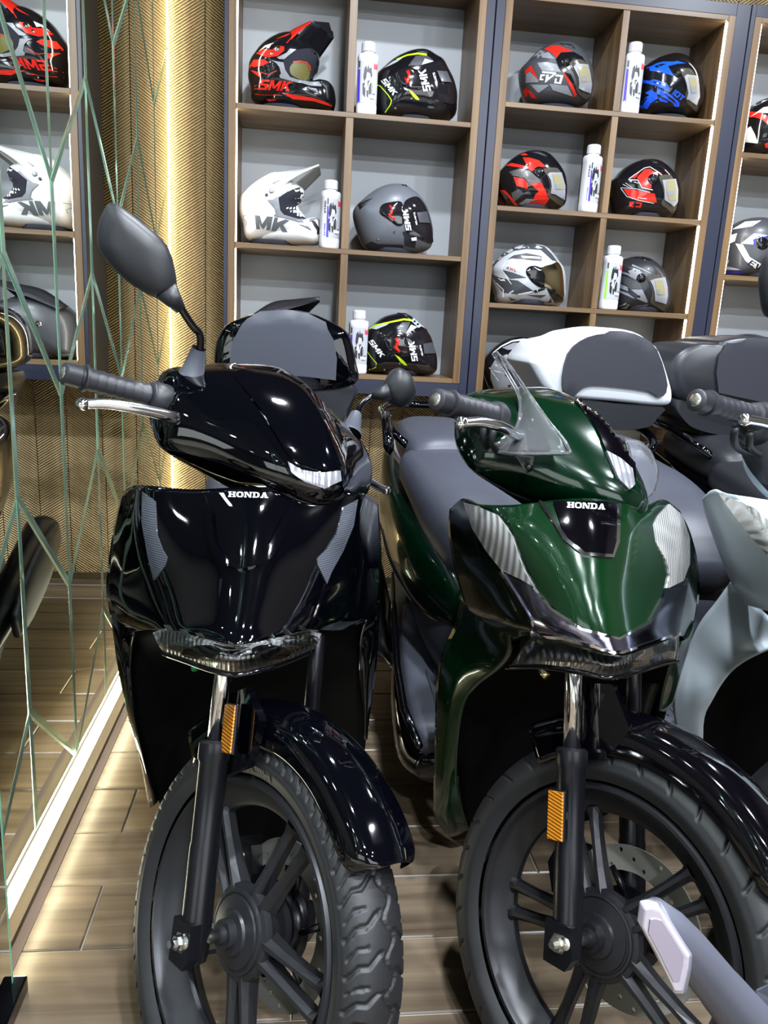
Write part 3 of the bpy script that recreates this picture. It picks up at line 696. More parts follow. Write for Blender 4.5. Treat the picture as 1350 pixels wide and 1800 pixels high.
for L_, a_, b_ in (('M', (245, 845), (415, 865)), ('K', (440, 870), (620, 888)), ('S', (105, 810), (170, 830))):
    for q in word(L_, SANS, a_, b_, 145 if L_ != 'S' else 110, -0.25):
        n_ = len(q); 
    oq = {'M': [(265, 850), (250, 695), (300, 705), (325, 800), (385, 712), (445, 715), (415, 862), (375, 860), (385, 790), (340, 850), (315, 820), (290, 760), (300, 850)], 'K': [(430, 868), (470, 722), (505, 725), (495, 780), (590, 745), (632, 755), (560, 800), (612, 885), (560, 880), (530, 815), (480, 870)], 'S': [(180, 700), (120, 700), (115, 740), (160, 770), (150, 815), (110, 810)]}[L_]
    dec.append(('lettering', H_DECAL_TXT, strip2(oq + [oq[0]] if L_ != 'S' else oq, 6), 0.002))
mxw, bv, tp = helmet('white off-road helmet with a long peak beside a bottle, second row', TC,
    [(65, 620), (75, 700), (110, 800), (140, 960), (300, 1010), (700, 1010), (800, 900), (830, 750), (740, 610), (800, 520), (810, 430), (760, 375), (650, 300), (560, 225), (450, 215), (350, 262), (230, 340), (120, 440), (80, 500)],
    Z2, H_WHITE, dec, None, [('chin_bar', H_WHITE, [(380, 760), (560, 700), (740, 770), (900, 720), (1010, 790), (1015, 1010), (800, 1040), (400, 1020), (250, 950)], 3.20, 0.08)])
H_TRANS = mat('translucent_grey_peak', (0.38, 0.37, 0.33), 0.35)
peak(mxw, tp, [(620, 380, 3.14), (968, 128, 3.11), (990, 235, 3.22), (800, 420, 3.28)],
     [[(440, 222, 3.17), (600, 200, 3.16), (780, 175, 3.14), (970, 123, 3.11)], [(410, 430, 3.12), (540, 370, 3.115), (720, 250, 3.11), (968, 132, 3.105)]], H_TRANS, H_WHITE)
# row 2 right: matt grey open helmet with smoked visor
TD = (610, 300, 7.94)
helmet('matt grey helmet with smoked visor beside the white off-road helmet', TD,
    [(80, 590), (110, 510), (200, 420), (330, 310), (480, 225), (640, 190), (800, 205), (900, 270), (1000, 350), (1090, 470), (1140, 600), (1180, 760), (1195, 900), (1160, 1080), (1000, 1150), (700, 1180), (330, 1150), (220, 1050), (150, 900), (95, 720)], Z2, H_GREY,
    [('pivot_cover', V_DARK, smoothpoly([(455, 540), (500, 470), (620, 440), (760, 440), (800, 600), (790, 740), (700, 770), (560, 670), (470, 610)], 3), 0.002, 0.002),
     ('pivot_gear', H_RED, strip2([(595, 490), (630, 540), (620, 600), (580, 610), (620, 660), (670, 675)], 30), 0.005, 0.002),
     ('rear_vent', H_MBLACK, [(100, 530), (200, 440), (360, 385), (280, 460), (180, 545)], 0.002, 0.002), ('top_vent', H_MBLACK, [(700, 192), (760, 183), (830, 205), (835, 230), (760, 205)], 0.003, 0.003),
     ('hem', H_PAD, [(250, 1040), (340, 985), (430, 1020), (780, 1030), (800, 1130), (330, 1140)], 0.002), ('chin_gap', H_PAD, [(770, 850), (850, 850), (960, 990), (950, 1080), (800, 1040), (800, 920)], 0.002),
     ('screw', CHROME, circle2(663, 849, 14), 0.003, 0.002), ('screw', CHROME, circle2(435, 957, 14), 0.003, 0.002)]
    + [('visor_lettering', H_WHITE, q, 0.0015) for q in wrd('SMK', (895, 830), (840, 545), 75, 0.15)] + [('visor_small_lettering', H_WHITE, q, 0.0015) for q in wrd('HELMETS', (975, 755), (940, 585), 22, 0)]
    + [('visor_sticker', H_DGREY, [(965, 590), (1100, 575), (1145, 735), (1000, 725)], 0.0015), ('visor_sticker_small', H_WHITE, [(890, 930), (965, 920), (968, 965), (900, 970)], 0.0015)],
    (V_DARK, smoothpoly([(800, 440), (900, 370), (1000, 370), (1090, 480), (1140, 610), (1180, 760), (1195, 900), (1190, 1010), (1000, 950), (880, 900), (820, 800), (790, 600)], 3), 1.03))
# row 3 left: dark off-road helmet, mostly behind the top case
t3, bv, tp = helmet('matt dark off-road helmet, only its peak and crown showing above the black top case', (0, 0, 1),
    [(428, 640), (424, 600), (434, 570), (465, 547), (510, 540), (556, 560), (580, 600), (575, 640), (560, 690), (440, 690)], Z3, H_DGREY,
    [('opening', H_PAD, smoothpoly([(500, 610), (530, 580), (570, 590), (578, 640), (540, 650), (505, 640)], 3)), ('screw', CHROME, circle2(480, 590, 5), 0.002, 0.002)]
    + [('lettering', H_MGREY, q, 0.002) for q in wrd('SMK', (430, 655), (490, 662), 20, 0.2)],
    None, [('chin_bar', H_DGREY, [(480, 650), (540, 640), (590, 650), (592, 690), (480, 690)], 3.2, 0.08)])
peak(t3, tp, [(470, 552, 3.12), (558, 526, 3.09), (562, 530, 3.22), (535, 556, 3.27)],
     [[(440, 556, 3.16), (478, 532, 3.16), (520, 526, 3.14), (562, 522, 3.10)], [(450, 562, 3.12), (490, 548, 3.11), (520, 540, 3.10), (560, 528, 3.095)]], H_PAD, H_MBLACK)
_o = [P(522, 534, 3.10), P(540, 531, 3.095), P(541, 526, 3.11), P(524, 529, 3.12)]

# --- middle cabinet
def clear_visor(vis, T, frame, film, box=None):
    d = [('visor_frame', V_FRAME, frame, 0.0008), ('visor_film', V_TINT, film, 0.002)]
    if box: d.append(('visor_barcode', H_MGREY, box, 0.003))
    return d
def pivot(c, r): return [('pivot_cover', H_BLACK, circle2(*c, r, n=24), 0.002, 0.003), ('pivot_knob', H_MBLACK, circle2(*c, r * 0.55, n=20), 0.006, 0.003)]
TF = (890, 50, 7.94)
helmet('grey and red helmet with white angular lettering, top left cell', TF,
    [(190, 580), (260, 500), (360, 390), (480, 290), (620, 230), (760, 210), (880, 235), (970, 290), (1060, 390), (1130, 500), (1170, 620), (1185, 780), (1170, 920), (1110, 1050), (900, 1120), (500, 1120), (290, 1050), (230, 880), (200, 740)], 2.001, H_DGREY,
    [('graphic_red', H_RED, p) for p in ([(530, 290), (640, 240), (740, 245), (930, 325), (760, 330), (700, 410), (620, 330)], [(270, 580), (350, 520), (390, 600), (455, 720), (400, 670), (340, 600), (260, 645)], [(785, 615), (830, 625), (900, 740), (985, 920), (950, 960), (920, 870)], [(240, 870), (290, 820), (440, 980), (360, 970), (300, 880), (290, 960), (260, 950)])]
    + [('graphic_grey', H_MGREY, p) for p in ([(430, 480), (560, 470), (700, 500), (760, 610), (500, 590)], [(280, 640), (330, 600), (450, 720), (450, 750), (270, 760)], [(330, 780), (600, 790), (450, 900)], [(370, 400), (480, 300), (540, 330), (440, 420)], [(480, 360), (590, 330), (680, 430), (500, 410)], [(600, 770), (850, 800), (930, 950), (650, 860)])]
    + [('graphic_black', H_BLACK, p, 0.0016) for p in ([(690, 430), (760, 340), (940, 330), (1060, 400), (1110, 490), (960, 510), (800, 620), (740, 560)], [(790, 600), (900, 640), (990, 850), (1000, 920), (900, 740)])]
    + [('letter_shape', H_WHITE, p, 0.002) for p in ([(500, 597), (690, 615), (680, 640), (500, 622)], [(480, 640), (545, 642), (535, 665), (500, 668), (490, 700), (520, 705), (515, 725), (465, 722)], [(560, 645), (590, 645), (590, 690), (680, 620), (700, 630), (540, 760)], [(690, 645), (795, 655), (760, 775), (665, 765), (680, 700), (705, 700), (695, 745), (735, 750), (755, 675), (685, 668)])]
    + pivot((835, 465), 70) + [('top_vent', H_MBLACK, [(740, 215), (900, 225), (960, 285), (850, 255)], 0.002, 0.004)]
    + clear_visor(None, TF, [(930, 540), (970, 495), (1130, 510), (1160, 640), (1180, 780), (1165, 900), (1080, 870), (1005, 830), (1010, 760), (1000, 680)], [(985, 550), (1060, 525), (1120, 540), (1145, 650), (1150, 740), (1040, 760), (1020, 680)], [(1045, 670), (1100, 670), (1100, 740), (1050, 740)]),
    (V_CLEAR, smoothpoly([(880, 480), (1000, 430), (1090, 460), (1150, 600), (1180, 780), (1160, 940), (1090, 980), (980, 860), (1000, 740), (940, 600)], 3), 1.03))
TG = (1070, 50, 7.5)
helmet('glossy black and blue helmet with clear visor, top right cell behind a bottle', TG,
    [(350, 800), (380, 580), (480, 490), (580, 425), (700, 375), (820, 352), (930, 380), (1030, 450), (1110, 540), (1160, 640), (1190, 780), (1190, 930), (1160, 1080), (1000, 1180), (700, 1200), (450, 1180), (360, 1080), (335, 950)], 2.001, H_BLACK,
    [('graphic_blue', H_BLUE, p) for p in ([(500, 520), (560, 500), (640, 460), (720, 440), (860, 440), (900, 430), (1020, 460), (900, 470), (780, 500), (860, 630), (700, 580), (550, 560)], [(385, 690), (420, 670), (540, 690), (600, 670), (760, 720), (800, 780), (780, 830), (640, 760), (520, 730), (390, 710)],
        [(640, 780), (780, 850), (930, 970), (930, 1030), (870, 1030), (840, 980), (760, 930), (640, 860)], [(480, 850), (560, 810), (640, 860), (640, 930), (560, 980), (510, 1060), (380, 1040), (500, 900), (540, 880)], [(640, 900), (780, 960), (770, 975), (680, 960)])]
    + [('graphic_black', H_BLACK, p, 0.0016) for p in ([(600, 500), (700, 470), (760, 470), (640, 520)], [(700, 830), (860, 940), (900, 1000), (800, 930)], [(420, 1000), (500, 910), (510, 920), (440, 1020)], [(560, 690), (680, 720), (700, 740), (600, 715)])]
    + [('lettering', H_BLUE, q, 0.002) for q in wrd('IOT', (830, 860), (960, 960), 75, 0.1)] + pivot((912, 590), 55)
    + clear_visor(None, TG, [(990, 640), (1020, 612), (1150, 630), (1180, 740), (1190, 900), (1150, 1000), (1040, 930), (1020, 930), (1040, 850), (1020, 740)], [(1040, 650), (1130, 655), (1150, 740), (1150, 850), (1080, 850), (1060, 740)], [(1070, 770), (1135, 770), (1140, 840), (1080, 850)]),
    (V_CLEAR, smoothpoly([(960, 560), (1040, 520), (1110, 560), (1170, 690), (1190, 860), (1180, 1030), (1160, 1100), (1050, 1000), (1010, 900), (1030, 780), (990, 660)], 3), 1.03))
TH = (860, 240, 6.43)
helmet('glossy red and black helmet with carbon weave panels, second row left', TH,
    [(85, 440), (150, 350), (240, 260), (360, 190), (500, 165), (620, 190), (700, 250), (780, 350), (830, 440), (855, 570), (850, 700), (820, 800), (650, 860), (300, 850), (160, 800), (100, 660), (80, 560)], 1.637, H_BLACK,
    [('graphic_red', H_RED, p) for p in ([(185, 330), (250, 300), (350, 320), (430, 340), (380, 240), (450, 240), (560, 270), (640, 340), (540, 350), (490, 395), (440, 370), (300, 345)], [(350, 210), (400, 190), (440, 210), (400, 218)], [(275, 455), (400, 480), (440, 540), (430, 590), (310, 560)], [(455, 530), (590, 520), (650, 640), (680, 700), (580, 720), (500, 700), (520, 650), (560, 620)], [(430, 785), (460, 730), (680, 700), (620, 790)],
        [(120, 605), (180, 605), (250, 680), (330, 780), (290, 780), (200, 660)], [(90, 620), (150, 730), (200, 770), (150, 770)], [(410, 330), (460, 280), (520, 280), (560, 320), (500, 370)])]
    + [('graphic_carbon', H_CARBON, p) for p in ([(225, 400), (350, 360), (460, 390), (560, 480), (580, 520), (440, 520), (400, 470), (260, 440)], [(250, 640), (330, 590), (390, 640), (280, 740)], [(130, 620), (190, 650), (240, 740), (200, 740)])]
    + [('graphic_grey', H_MGREY, p) for p in ([(330, 760), (420, 700), (560, 710), (460, 730), (430, 785)],)]
    + pivot((562, 400), 60) + [('top_vent', H_MBLACK, [(440, 175), (560, 165), (660, 215), (650, 230), (550, 190)], 0.002, 0.004)]
    + clear_visor(None, TH, [(655, 430), (680, 410), (805, 410), (850, 560), (845, 715), (740, 650), (690, 640), (700, 560), (690, 500)], [(705, 430), (790, 440), (825, 560), (830, 600), (740, 600), (730, 520)], [(740, 545), (790, 550), (790, 595), (745, 590)]),
    (V_CLEAR, smoothpoly([(620, 370), (740, 350), (800, 390), (850, 540), (850, 700), (820, 790), (720, 720), (660, 660), (690, 560), (650, 440)], 3), 1.03))
TI = (1050, 260, 8.4375)
helmet('black helmet with red side panels and clear visor, second row right', TI,
    [(160, 530), (260, 440), (360, 330), (480, 245), (620, 190), (760, 175), (880, 205), (980, 280), (1090, 400), (1150, 520), (1185, 680), (1180, 860), (1140, 980), (1000, 1080), (700, 1100), (350, 1080), (220, 1000), (190, 800), (165, 680)], 1.637, H_BLACK,
    [('graphic_red', H_RED, p) for p in ([(590, 440), (700, 320), (780, 310), (900, 400), (800, 500), (800, 600), (660, 590), (620, 490)], [(390, 610), (480, 610), (850, 680), (880, 810), (700, 790), (500, 740), (440, 690)], [(880, 350), (940, 370), (980, 420), (930, 400)], [(480, 450), (640, 350), (560, 450)])]
    + [('graphic_silver', H_SILVER, p, 0.0016) for p in (strip2([(470, 460), (600, 370), (700, 300), (780, 285), (900, 360), (980, 430)], 12), strip2([(460, 475), (600, 480), (660, 590), (820, 625)], 14), strip2([(350, 590), (560, 605), (780, 660)], 10), strip2([(350, 600), (440, 720), (620, 780), (840, 820)], 12), strip2([(380, 540), (480, 590)], 9), strip2([(420, 520), (520, 590)], 9))]
    + [('letter_shape', H_RED, p, 0.002) for p in ([(480, 800), (545, 795), (540, 820), (505, 850), (540, 858), (530, 880), (470, 860)], [(560, 800), (665, 810), (640, 885), (560, 875), (570, 850), (620, 860), (635, 830), (580, 820)])] + [('small_lettering', H_WHITE, q, 0.002) for q in wrd('TANK', (590, 745), (730, 760), 14, 0.1)]
    + pivot((825, 465), 78) + [('top_vent', H_MBLACK, [(660, 185), (760, 172), (900, 215), (880, 230), (760, 190)], 0.002, 0.004)]
    + clear_visor(None, TI, [(955, 480), (1150, 465), (1185, 620), (1180, 800), (1130, 860), (990, 770), (985, 620)], [(1020, 490), (1130, 490), (1160, 640), (1150, 780), (1060, 780), (1010, 640)], [(1030, 640), (1110, 630), (1115, 700), (1040, 710)]),
    (V_CLEAR, smoothpoly([(920, 420), (1080, 400), (1140, 500), (1185, 680), (1180, 860), (1120, 980), (1040, 900), (950, 830), (990, 720), (960, 560)], 3), 1.03))
TJ = (850, 410, 7.94)
helmet('silver and grey helmet with gold mirror visor and small KML letters', TJ,
    [(95, 500), (160, 400), (250, 300), (380, 210), (520, 165), (700, 150), (850, 190), (950, 290), (1030, 400), (1090, 480), (1120, 620), (1120, 780), (1120, 900), (1050, 1000), (800, 1080), (400, 1060), (190, 960), (170, 870), (120, 700), (110, 580)], 1.276, H_SILVER,
    [('graphic_grey', H_DGREY, p) for p in ([(105, 490), (200, 350), (340, 230), (520, 160), (700, 152), (850, 190), (950, 290), (1030, 400), (960, 380), (800, 235), (600, 220), (420, 250), (260, 340)], [(330, 370), (420, 310), (600, 280), (810, 320), (810, 390), (600, 370), (400, 350)], [(265, 510), (400, 545), (600, 620), (370, 635)], [(120, 570), (230, 620), (330, 640), (480, 660), (690, 800), (690, 830), (460, 850), (280, 830), (180, 690)], [(350, 890), (460, 930), (380, 935)], [(600, 860), (880, 860), (800, 900)], [(450, 1000), (700, 930), (900, 960), (940, 900), (960, 1010), (700, 1030)])]
    + [('graphic_white', H_WHITE, p, 0.0016) for p in ([(520, 318), (780, 330), (800, 358), (545, 345)], strip2([(400, 385), (300, 420), (250, 500), (330, 630), (390, 710)], 9), [(470, 845), (680, 805), (685, 822), (490, 865)], [(205, 625), (290, 640), (310, 670), (240, 660)], strip2([(180, 690), (280, 790), (275, 890)], 14))]
    + [('lettering', H_DGREY, q, 0.002) for q in wrd('K', (322, 500), (358, 508), 34, 0)] + [('lettering_red', H_RED, q, 0.002) for q in wrd('M', (368, 510), (408, 522), 34, 0)] + [('last_letter', H_DGREY, q, 0.002) for q in wrd('L', (424, 530), (456, 540), 34, 0)]
    + [('pivot_cover', H_BLACK, smoothpoly([(590, 530), (630, 470), (720, 455), (800, 480), (880, 480), (880, 740), (780, 750), (690, 690), (620, 610)], 3), 0.002, 0.002), ('chin_vent', H_BLACK, [(880, 760), (960, 780), (1110, 900), (1100, 950), (1000, 970), (930, 860)], 0.003, 0.003), ('lever', H_BLACK, [(700, 800), (840, 755), (860, 780), (720, 825)], 0.003, 0.003), ('screw', CHROME, circle2(748, 797, 12), 0.007, 0.002)],
    (V_GOLD, smoothpoly([(820, 480), (960, 430), (1030, 400), (1090, 480), (1115, 620), (1125, 780), (1120, 900), (1040, 850), (920, 770), (850, 740), (860, 600)], 3), 1.03))
TK = (1040, 420, 9)
helmet('matt black and dark grey helmet with clear visor behind a green-striped bottle', TK,
    [(340, 700), (370, 440), (400, 390), (520, 320), (640, 285), (760, 278), (880, 310), (980, 390), (1080, 500), (1140, 620), (1180, 760), (1190, 900), (1180, 1050), (1100, 1190), (800, 1250), (500, 1230), (360, 1180), (320, 950)], 1.276, H_MBLACK,
    [('graphic_grey', H_MGREY, p) for p in ([(580, 510), (660, 460), (760, 490), (800, 550), (720, 590), (700, 640), (620, 580)], [(620, 800), (800, 800), (890, 990), (870, 1010), (700, 940), (760, 910)], [(400, 690), (570, 760), (580, 830), (410, 760)], [(420, 800), (580, 860), (690, 950), (450, 850)], [(590, 1110), (690, 1050), (900, 1030), (800, 1130)], [(820, 1130), (920, 1060), (1060, 1130), (1000, 1180)], strip2([(420, 510), (580, 560), (690, 640)], 34, 20), strip2([(640, 415), (800, 480), (930, 545)], 26, 10), [(450, 1060), (540, 1010), (600, 1040), (560, 1110), (480, 1100)])]
    + [('graphic_dark', H_DGREY, p) for p in ([(400, 560), (600, 620), (760, 700), (800, 790), (600, 790), (560, 740), (400, 660)],)]
    + [('screw', H_BLACK, circle2(752, 907, 16), 0.003, 0.002), ('top_vent', H_BLACK, [(620, 292), (750, 278), (950, 345), (930, 370), (760, 310)], 0.002, 0.004)]
    + pivot((785, 620), 72)
    + clear_visor(None, TK, [(920, 660), (1000, 630), (1150, 610), (1185, 760), (1190, 900), (1170, 1020), (1000, 970), (990, 850), (960, 740)], [(990, 670), (1110, 650), (1140, 780), (1140, 880), (1030, 880), (1010, 780)], [(1025, 800), (1070, 800), (1075, 870), (1030, 870)]),
    (V_CLEAR, smoothpoly([(880, 590), (1000, 570), (1090, 570), (1140, 650), (1185, 800), (1190, 940), (1150, 1130), (1000, 1060), (930, 1000), (960, 860), (930, 740)], 3), 1.03))
TM = (840, 570, 7.94)
helmet('black and white helmet in the lower left cell, partly behind the white top case', TM,
    [(75, 540), (130, 430), (230, 330), (360, 240), (500, 185), (620, 172), (760, 200), (880, 280), (980, 400), (1060, 560), (1090, 750), (1080, 950), (1000, 1080), (600, 1120), (280, 1080), (180, 950), (110, 770), (80, 650)], 0.905, H_BLACK,
    [('graphic_white', H_WHITE, p) for p in (strip2([(215, 400), (330, 310), (480, 235), (640, 215), (700, 225)], 12, 34), [(650, 225), (720, 235), (840, 340), (820, 370)], strip2([(160, 605), (240, 650), (360, 680)], 10), strip2([(160, 605), (290, 790), (200, 780)], 9), [(245, 560), (330, 600), (320, 610), (245, 575)])]
    + [('graphic_grey', H_MGREY, p) for p in ([(340, 330), (500, 260), (640, 260), (800, 380), (720, 410), (600, 340), (420, 360)], [(180, 600), (240, 500), (400, 420), (520, 460), (480, 560), (370, 620), (380, 720), (500, 780), (560, 880), (230, 900), (180, 760)])]
    + pivot((612, 550), 100) + [('sticker', H_WHITE, [(590, 600), (600, 580), (665, 600), (655, 650)], 0.01)],
    (V_DARK, smoothpoly([(760, 420), (900, 350), (1000, 450), (1070, 620), (1080, 800), (900, 800), (800, 650)], 3), 1.03))
# --- right cabinet
TLL = (1250, 140, 5)
helmet('red, white and black helmet at the right edge, upper shelf', TLL,
    [(262, 480), (275, 400), (300, 310), (360, 230), (440, 180), (540, 160), (660, 190), (760, 280), (830, 420), (850, 560), (820, 640), (700, 700), (400, 700), (270, 640)], 1.896, H_BLACK,
    [('graphic_red', H_RED, [(285, 310), (350, 280), (430, 290), (500, 320), (560, 380), (500, 400), (450, 350), (380, 330), (280, 335)]), ('graphic_red', H_RED, [(470, 560), (560, 540), (560, 600), (480, 600)]), ('graphic_white', H_WHITE, [(262, 460), (350, 410), (385, 480), (412, 560), (255, 545)]), ('graphic_silver', H_SILVER, [(340, 240), (420, 190), (500, 180), (400, 230)]), ('graphic_silver', H_SILVER, [(340, 330), (460, 245), (560, 230), (560, 300), (420, 290)])],
    (V_DARK, smoothpoly([(600, 350), (720, 300), (790, 380), (840, 520), (700, 560), (620, 480)], 3), 1.03))
helmet('white, grey and black helmet with blue trim at the right edge, lower shelf', TLL,
    [(115, 1500), (130, 1380), (180, 1300), (260, 1240), (360, 1215), (460, 1220), (560, 1270), (640, 1370), (690, 1500), (700, 1640), (660, 1740), (400, 1800), (160, 1760), (110, 1640)], 1.438, H_DGREY,
    [('graphic_white', H_SILVER, [(115, 1520), (160, 1590), (140, 1640), (260, 1670), (120, 1670)]), ('graphic_white', H_WHITE, [(215, 1440), (280, 1450), (340, 1560), (440, 1620), (400, 1670), (300, 1590)]), ('graphic_white', H_WHITE, [(135, 1380), (230, 1350), (210, 1420), (170, 1440)]), ('graphic_white', H_WHITE, [(180, 1320), (300, 1250), (440, 1240), (360, 1290)]), ('graphic_silver', H_SILVER, [(260, 1440), (380, 1350), (500, 1370), (380, 1400), (370, 1450)]),
     ('graphic_blue', H_BLUEG, strip2([(385, 1460), (375, 1410), (420, 1380), (520, 1380)], 14)), ('pivot_cover', H_BLACK, circle2(450, 1440, 55), 0.002, 0.003), ('hem_blue', H_BLUEG, [(100, 1680), (290, 1680), (290, 1700), (100, 1705)])]
    + [('lettering', H_BLACK, q, 0.002) for q in wrd('EV', (320, 1620), (420, 1680), 50, 0.2)],
    (V_DARK, smoothpoly([(520, 1400), (600, 1330), (660, 1430), (695, 1560), (600, 1600), (540, 1520)], 3), 1.03))
helmet('dark helmet whose crown just shows above the charcoal top case', (0, 0, 1),
    [(1262, 640), (1270, 610), (1290, 592), (1310, 587), (1335, 590), (1365, 610), (1380, 650), (1370, 700), (1280, 700)], 0.98, H_DGREY, [('top_vent', H_MBLACK, [(1295, 592), (1315, 588), (1330, 592), (1312, 596)], 0.002, 0.003)], (V_DARK, smoothpoly([(1350, 630), (1372, 620), (1378, 660), (1360, 680)], 3), 1.03), W=0.11)

# ------------------------------------------------------------------ oil bottles
B_GREY = mat('label_silver', (0.42, 0.43, 0.46), 0.35); B_BLUE = mat('label_blue', (0.06, 0.03, 0.55), 0.4); B_GREEN = mat('label_green', (0.22, 0.62, 0.04), 0.4)
B_BLACK = mat('label_black', (0.02, 0.02, 0.025), 0.4); B_RED = mat('label_red', (0.65, 0.05, 0.08), 0.4); B_WHITE = mat('label_white', (0.75, 0.75, 0.78), 0.4)
def bottle(px, py, zs, label, yaw=0.0, stripe=B_BLUE, margin=False, Y=3.125, hgt=0.247, wd=0.0385, sp='0'):
    c = P(px, py, Y); cx_, cy_ = c[0], Y
    zs += 0.0006; t = root('oil_bottle', (cx_, cy_, zs), label, 'bottle', 'white oil bottles standing between the helmets')
    cs, sn = math.cos(yaw), math.sin(yaw); D = 0.026
    def Q(u, v, z): return np.array([cx_ + u * cs - v * sn, cy_ + u * sn + v * cs, zs + z])
    def ring(sx, sy, z, e=2.0 / 3.2):
        r = []
        for a in np.linspace(0, 2 * math.pi, 36, endpoint=False):
            r.append(Q(sx * math.copysign(abs(math.cos(a)) ** e, math.cos(a)), sy * math.copysign(abs(math.sin(a)) ** e, math.sin(a)), z))
        return r
    hb = hgt * 0.84
    prof = [(0.0, .9), (0.004, .98), (0.010, 1.0), (0.034, 1.0), (0.036, .975), (hb - 0.026, .975), (hb - 0.024, 1.0), (hb - 0.010, 1.0), (hb - 0.003, .93), (hb, .80)]
    m = MB().loft([ring(wd * k, D * k, z) for z, k in prof]); m.out('body', CAP, t)
    m = MB(); rr = []
    for k, (z, r) in enumerate([(hb - 0.001, .023), (hb + 0.006, .023), (hb + 0.007, .0255), (hgt - 0.006, .0255), (hgt - 0.001, .0235), (hgt, .018)]):
        rr.append([Q(r * (1 + (0.02 if j % 2 and 2 <= k <= 3 else 0)) * math.cos(a), r * (1 + (0.02 if j % 2 and 2 <= k <= 3 else 0)) * math.sin(a), z) for j, a in enumerate(np.linspace(0, 2 * math.pi, 48, endpoint=False))])
    m.loft(rr).out('cap', CAP, t, smooth=False)
    def mp(u, v):   # u -1..1, v 0..1 on the label
        uu = u * 0.975; x = uu * wd; s = -D * 0.985 * (max(0, 1 - abs(uu) ** 3.2)) ** (1 / 3.2); return Q(x, s, 0.040 + v * (hb - 0.068)), np.array([sn, -cs, 0.0])
    ml = -0.62 if margin else -0.93
    def lp(nm_, m_, polys, off=0.0006): multi_patch(nm_, None, polys, m_, t, off, 0.12, mapf=mp)
    lp('label', B_GREY, [rct(ml, 0, 0.93, 1)], 0.0005)
    lp('label_stripe', stripe, [[(ml, 0), (ml + .22, 0), (ml + .16, .8), (ml, .8)]], 0.0009)
    lp('label_stripe_top', B_BLACK, [rct(ml + .02, .84, ml + .14, 1)], 0.0009)
    lp('label_picture', B_BLACK, [[(-.35, .5), (-.45, .62), (-.38, .82), (-.2, .9), (-.1, .8), (0, .93), (.1, .82), (.3, .86), (.42, .66), (.3, .6), (.2, .72), (-.1, .74), (-.15, .6)], [(-.45, .2), (-.5, .45), (-.3, .5), (-.18, .3), (-.2, .12)], [(.15, .2), (.1, .4), (.3, .5), (.5, .45), (.45, .25)], [(-.1, .52), (.2, .55), (.15, .42), (0, .36)], [(-.05, .16), (-.1, .3), (.1, .32), (.12, .12)]], 0.0009)
    lp('label_figure', B_WHITE, [[(-.15, .62), (-.05, .72), (.2, .7), (.24, .62), (.1, .64), (.05, .58)], [(-.35, .36), (-.2, .5), (-.05, .52), (.05, .3), (-.05, .3), (-.2, .4)], [(.05, .28), (.2, .5), (.1, .5)], [(.38, .2), (.46, .52), (.4, .5)]], 0.0013)
    lp('label_box', B_WHITE, [rct(.15, .12, .8, .21)], 0.0016)
    lp('label_box_text', B_BLACK, word('10-40', SANS, (.2, .19), (.76, .19), -.05, 0), 0.002)
    lp('label_small_text', B_BLACK, word('4T', SANS, (.3, .085), (.75, .085), -.06, 0), 0.0013)
    lp('label_badge', B_RED, [rct(.55, .82, .9, .96)], 0.0013)
    lp('label_badge_text', B_WHITE, word('4T', SANS, (.62, .93), (.84, .93), -.08, 0), 0.0018)
    if margin:
        def vw(txt, v0, v1, uu, h): return [[(uu + q[1] * h, v0 + (v1 - v0) * q[0]) for q in pl_] for pl_ in unitword(txt)]
        lp('label_word', B_BLACK, vw('IPONE', .62, .94, -.70, -.16), 0.0009)
        lp('label_name', B_BLUE, vw('KATANA', .04, .36, -.70, -.14), 0.0009)
    return t
def unitword(txt):
    tot = sum(SANS[c][0] for c in txt) + 0.14 * (len(txt) - 1); out = []; x = 0
    for c in txt:
        for q in SANS[c][1]: out.append([((x + a) / tot, b) for a, b in q])
        x += SANS[c][0] + 0.14
    return out
bottle(643.5, 190, 1.919, 'white oil bottle in the upper row between the red off-road helmet and a black helmet')
bottle(578.5, 428, 1.441, 'white oil bottle touching the white off-road helmet', 0.35, margin=True)
bottle(627, 655, 0.973, 'white oil bottle beside the black top case, lowest row', 0.15)
bottle(1106, 180, 2.001, 'white oil bottle before the blue helmet, top row', 0.1, Y=3.115)
bottle(1033.5, 362, 1.637, 'white oil bottle between the red helmets of the second row', 0.35, margin=True, Y=3.115)
bottle(1068, 540, 1.276, 'white oil bottle with a green stripe, third row', 0.2, B_GREEN, Y=3.115)
# ------------------------------------------------------------------ scooters
RK = math.radians(26)
class Steer:
    """frame of the turned front end: al along the axle, be forward, ga up the steering axis"""
    def __init__(s, C, d, lean):
        s.C = np.array(C); a = np.array([math.cos(d), math.cos(RK) * math.sin(d), -math.sin(RK) * math.sin(d)])
        u = np.array([0, math.sin(RK), math.cos(RK)]); c, n = math.cos(lean), math.sin(lean)
        L = np.array([[c, 0, n], [0, 1, 0], [-n, 0, c]]); s.a = L @ a; s.s = L @ u; s.v = np.cross(s.a, s.s)
    def __call__(s, al, be, ga): return s.C + al * s.a + be * s.v + ga * s.s
    def px(s, px, py, al):
        r = ray(px, py); t = (al - s.a.dot(CAM - s.C)) / s.a.dot(r); return CAM + t * r

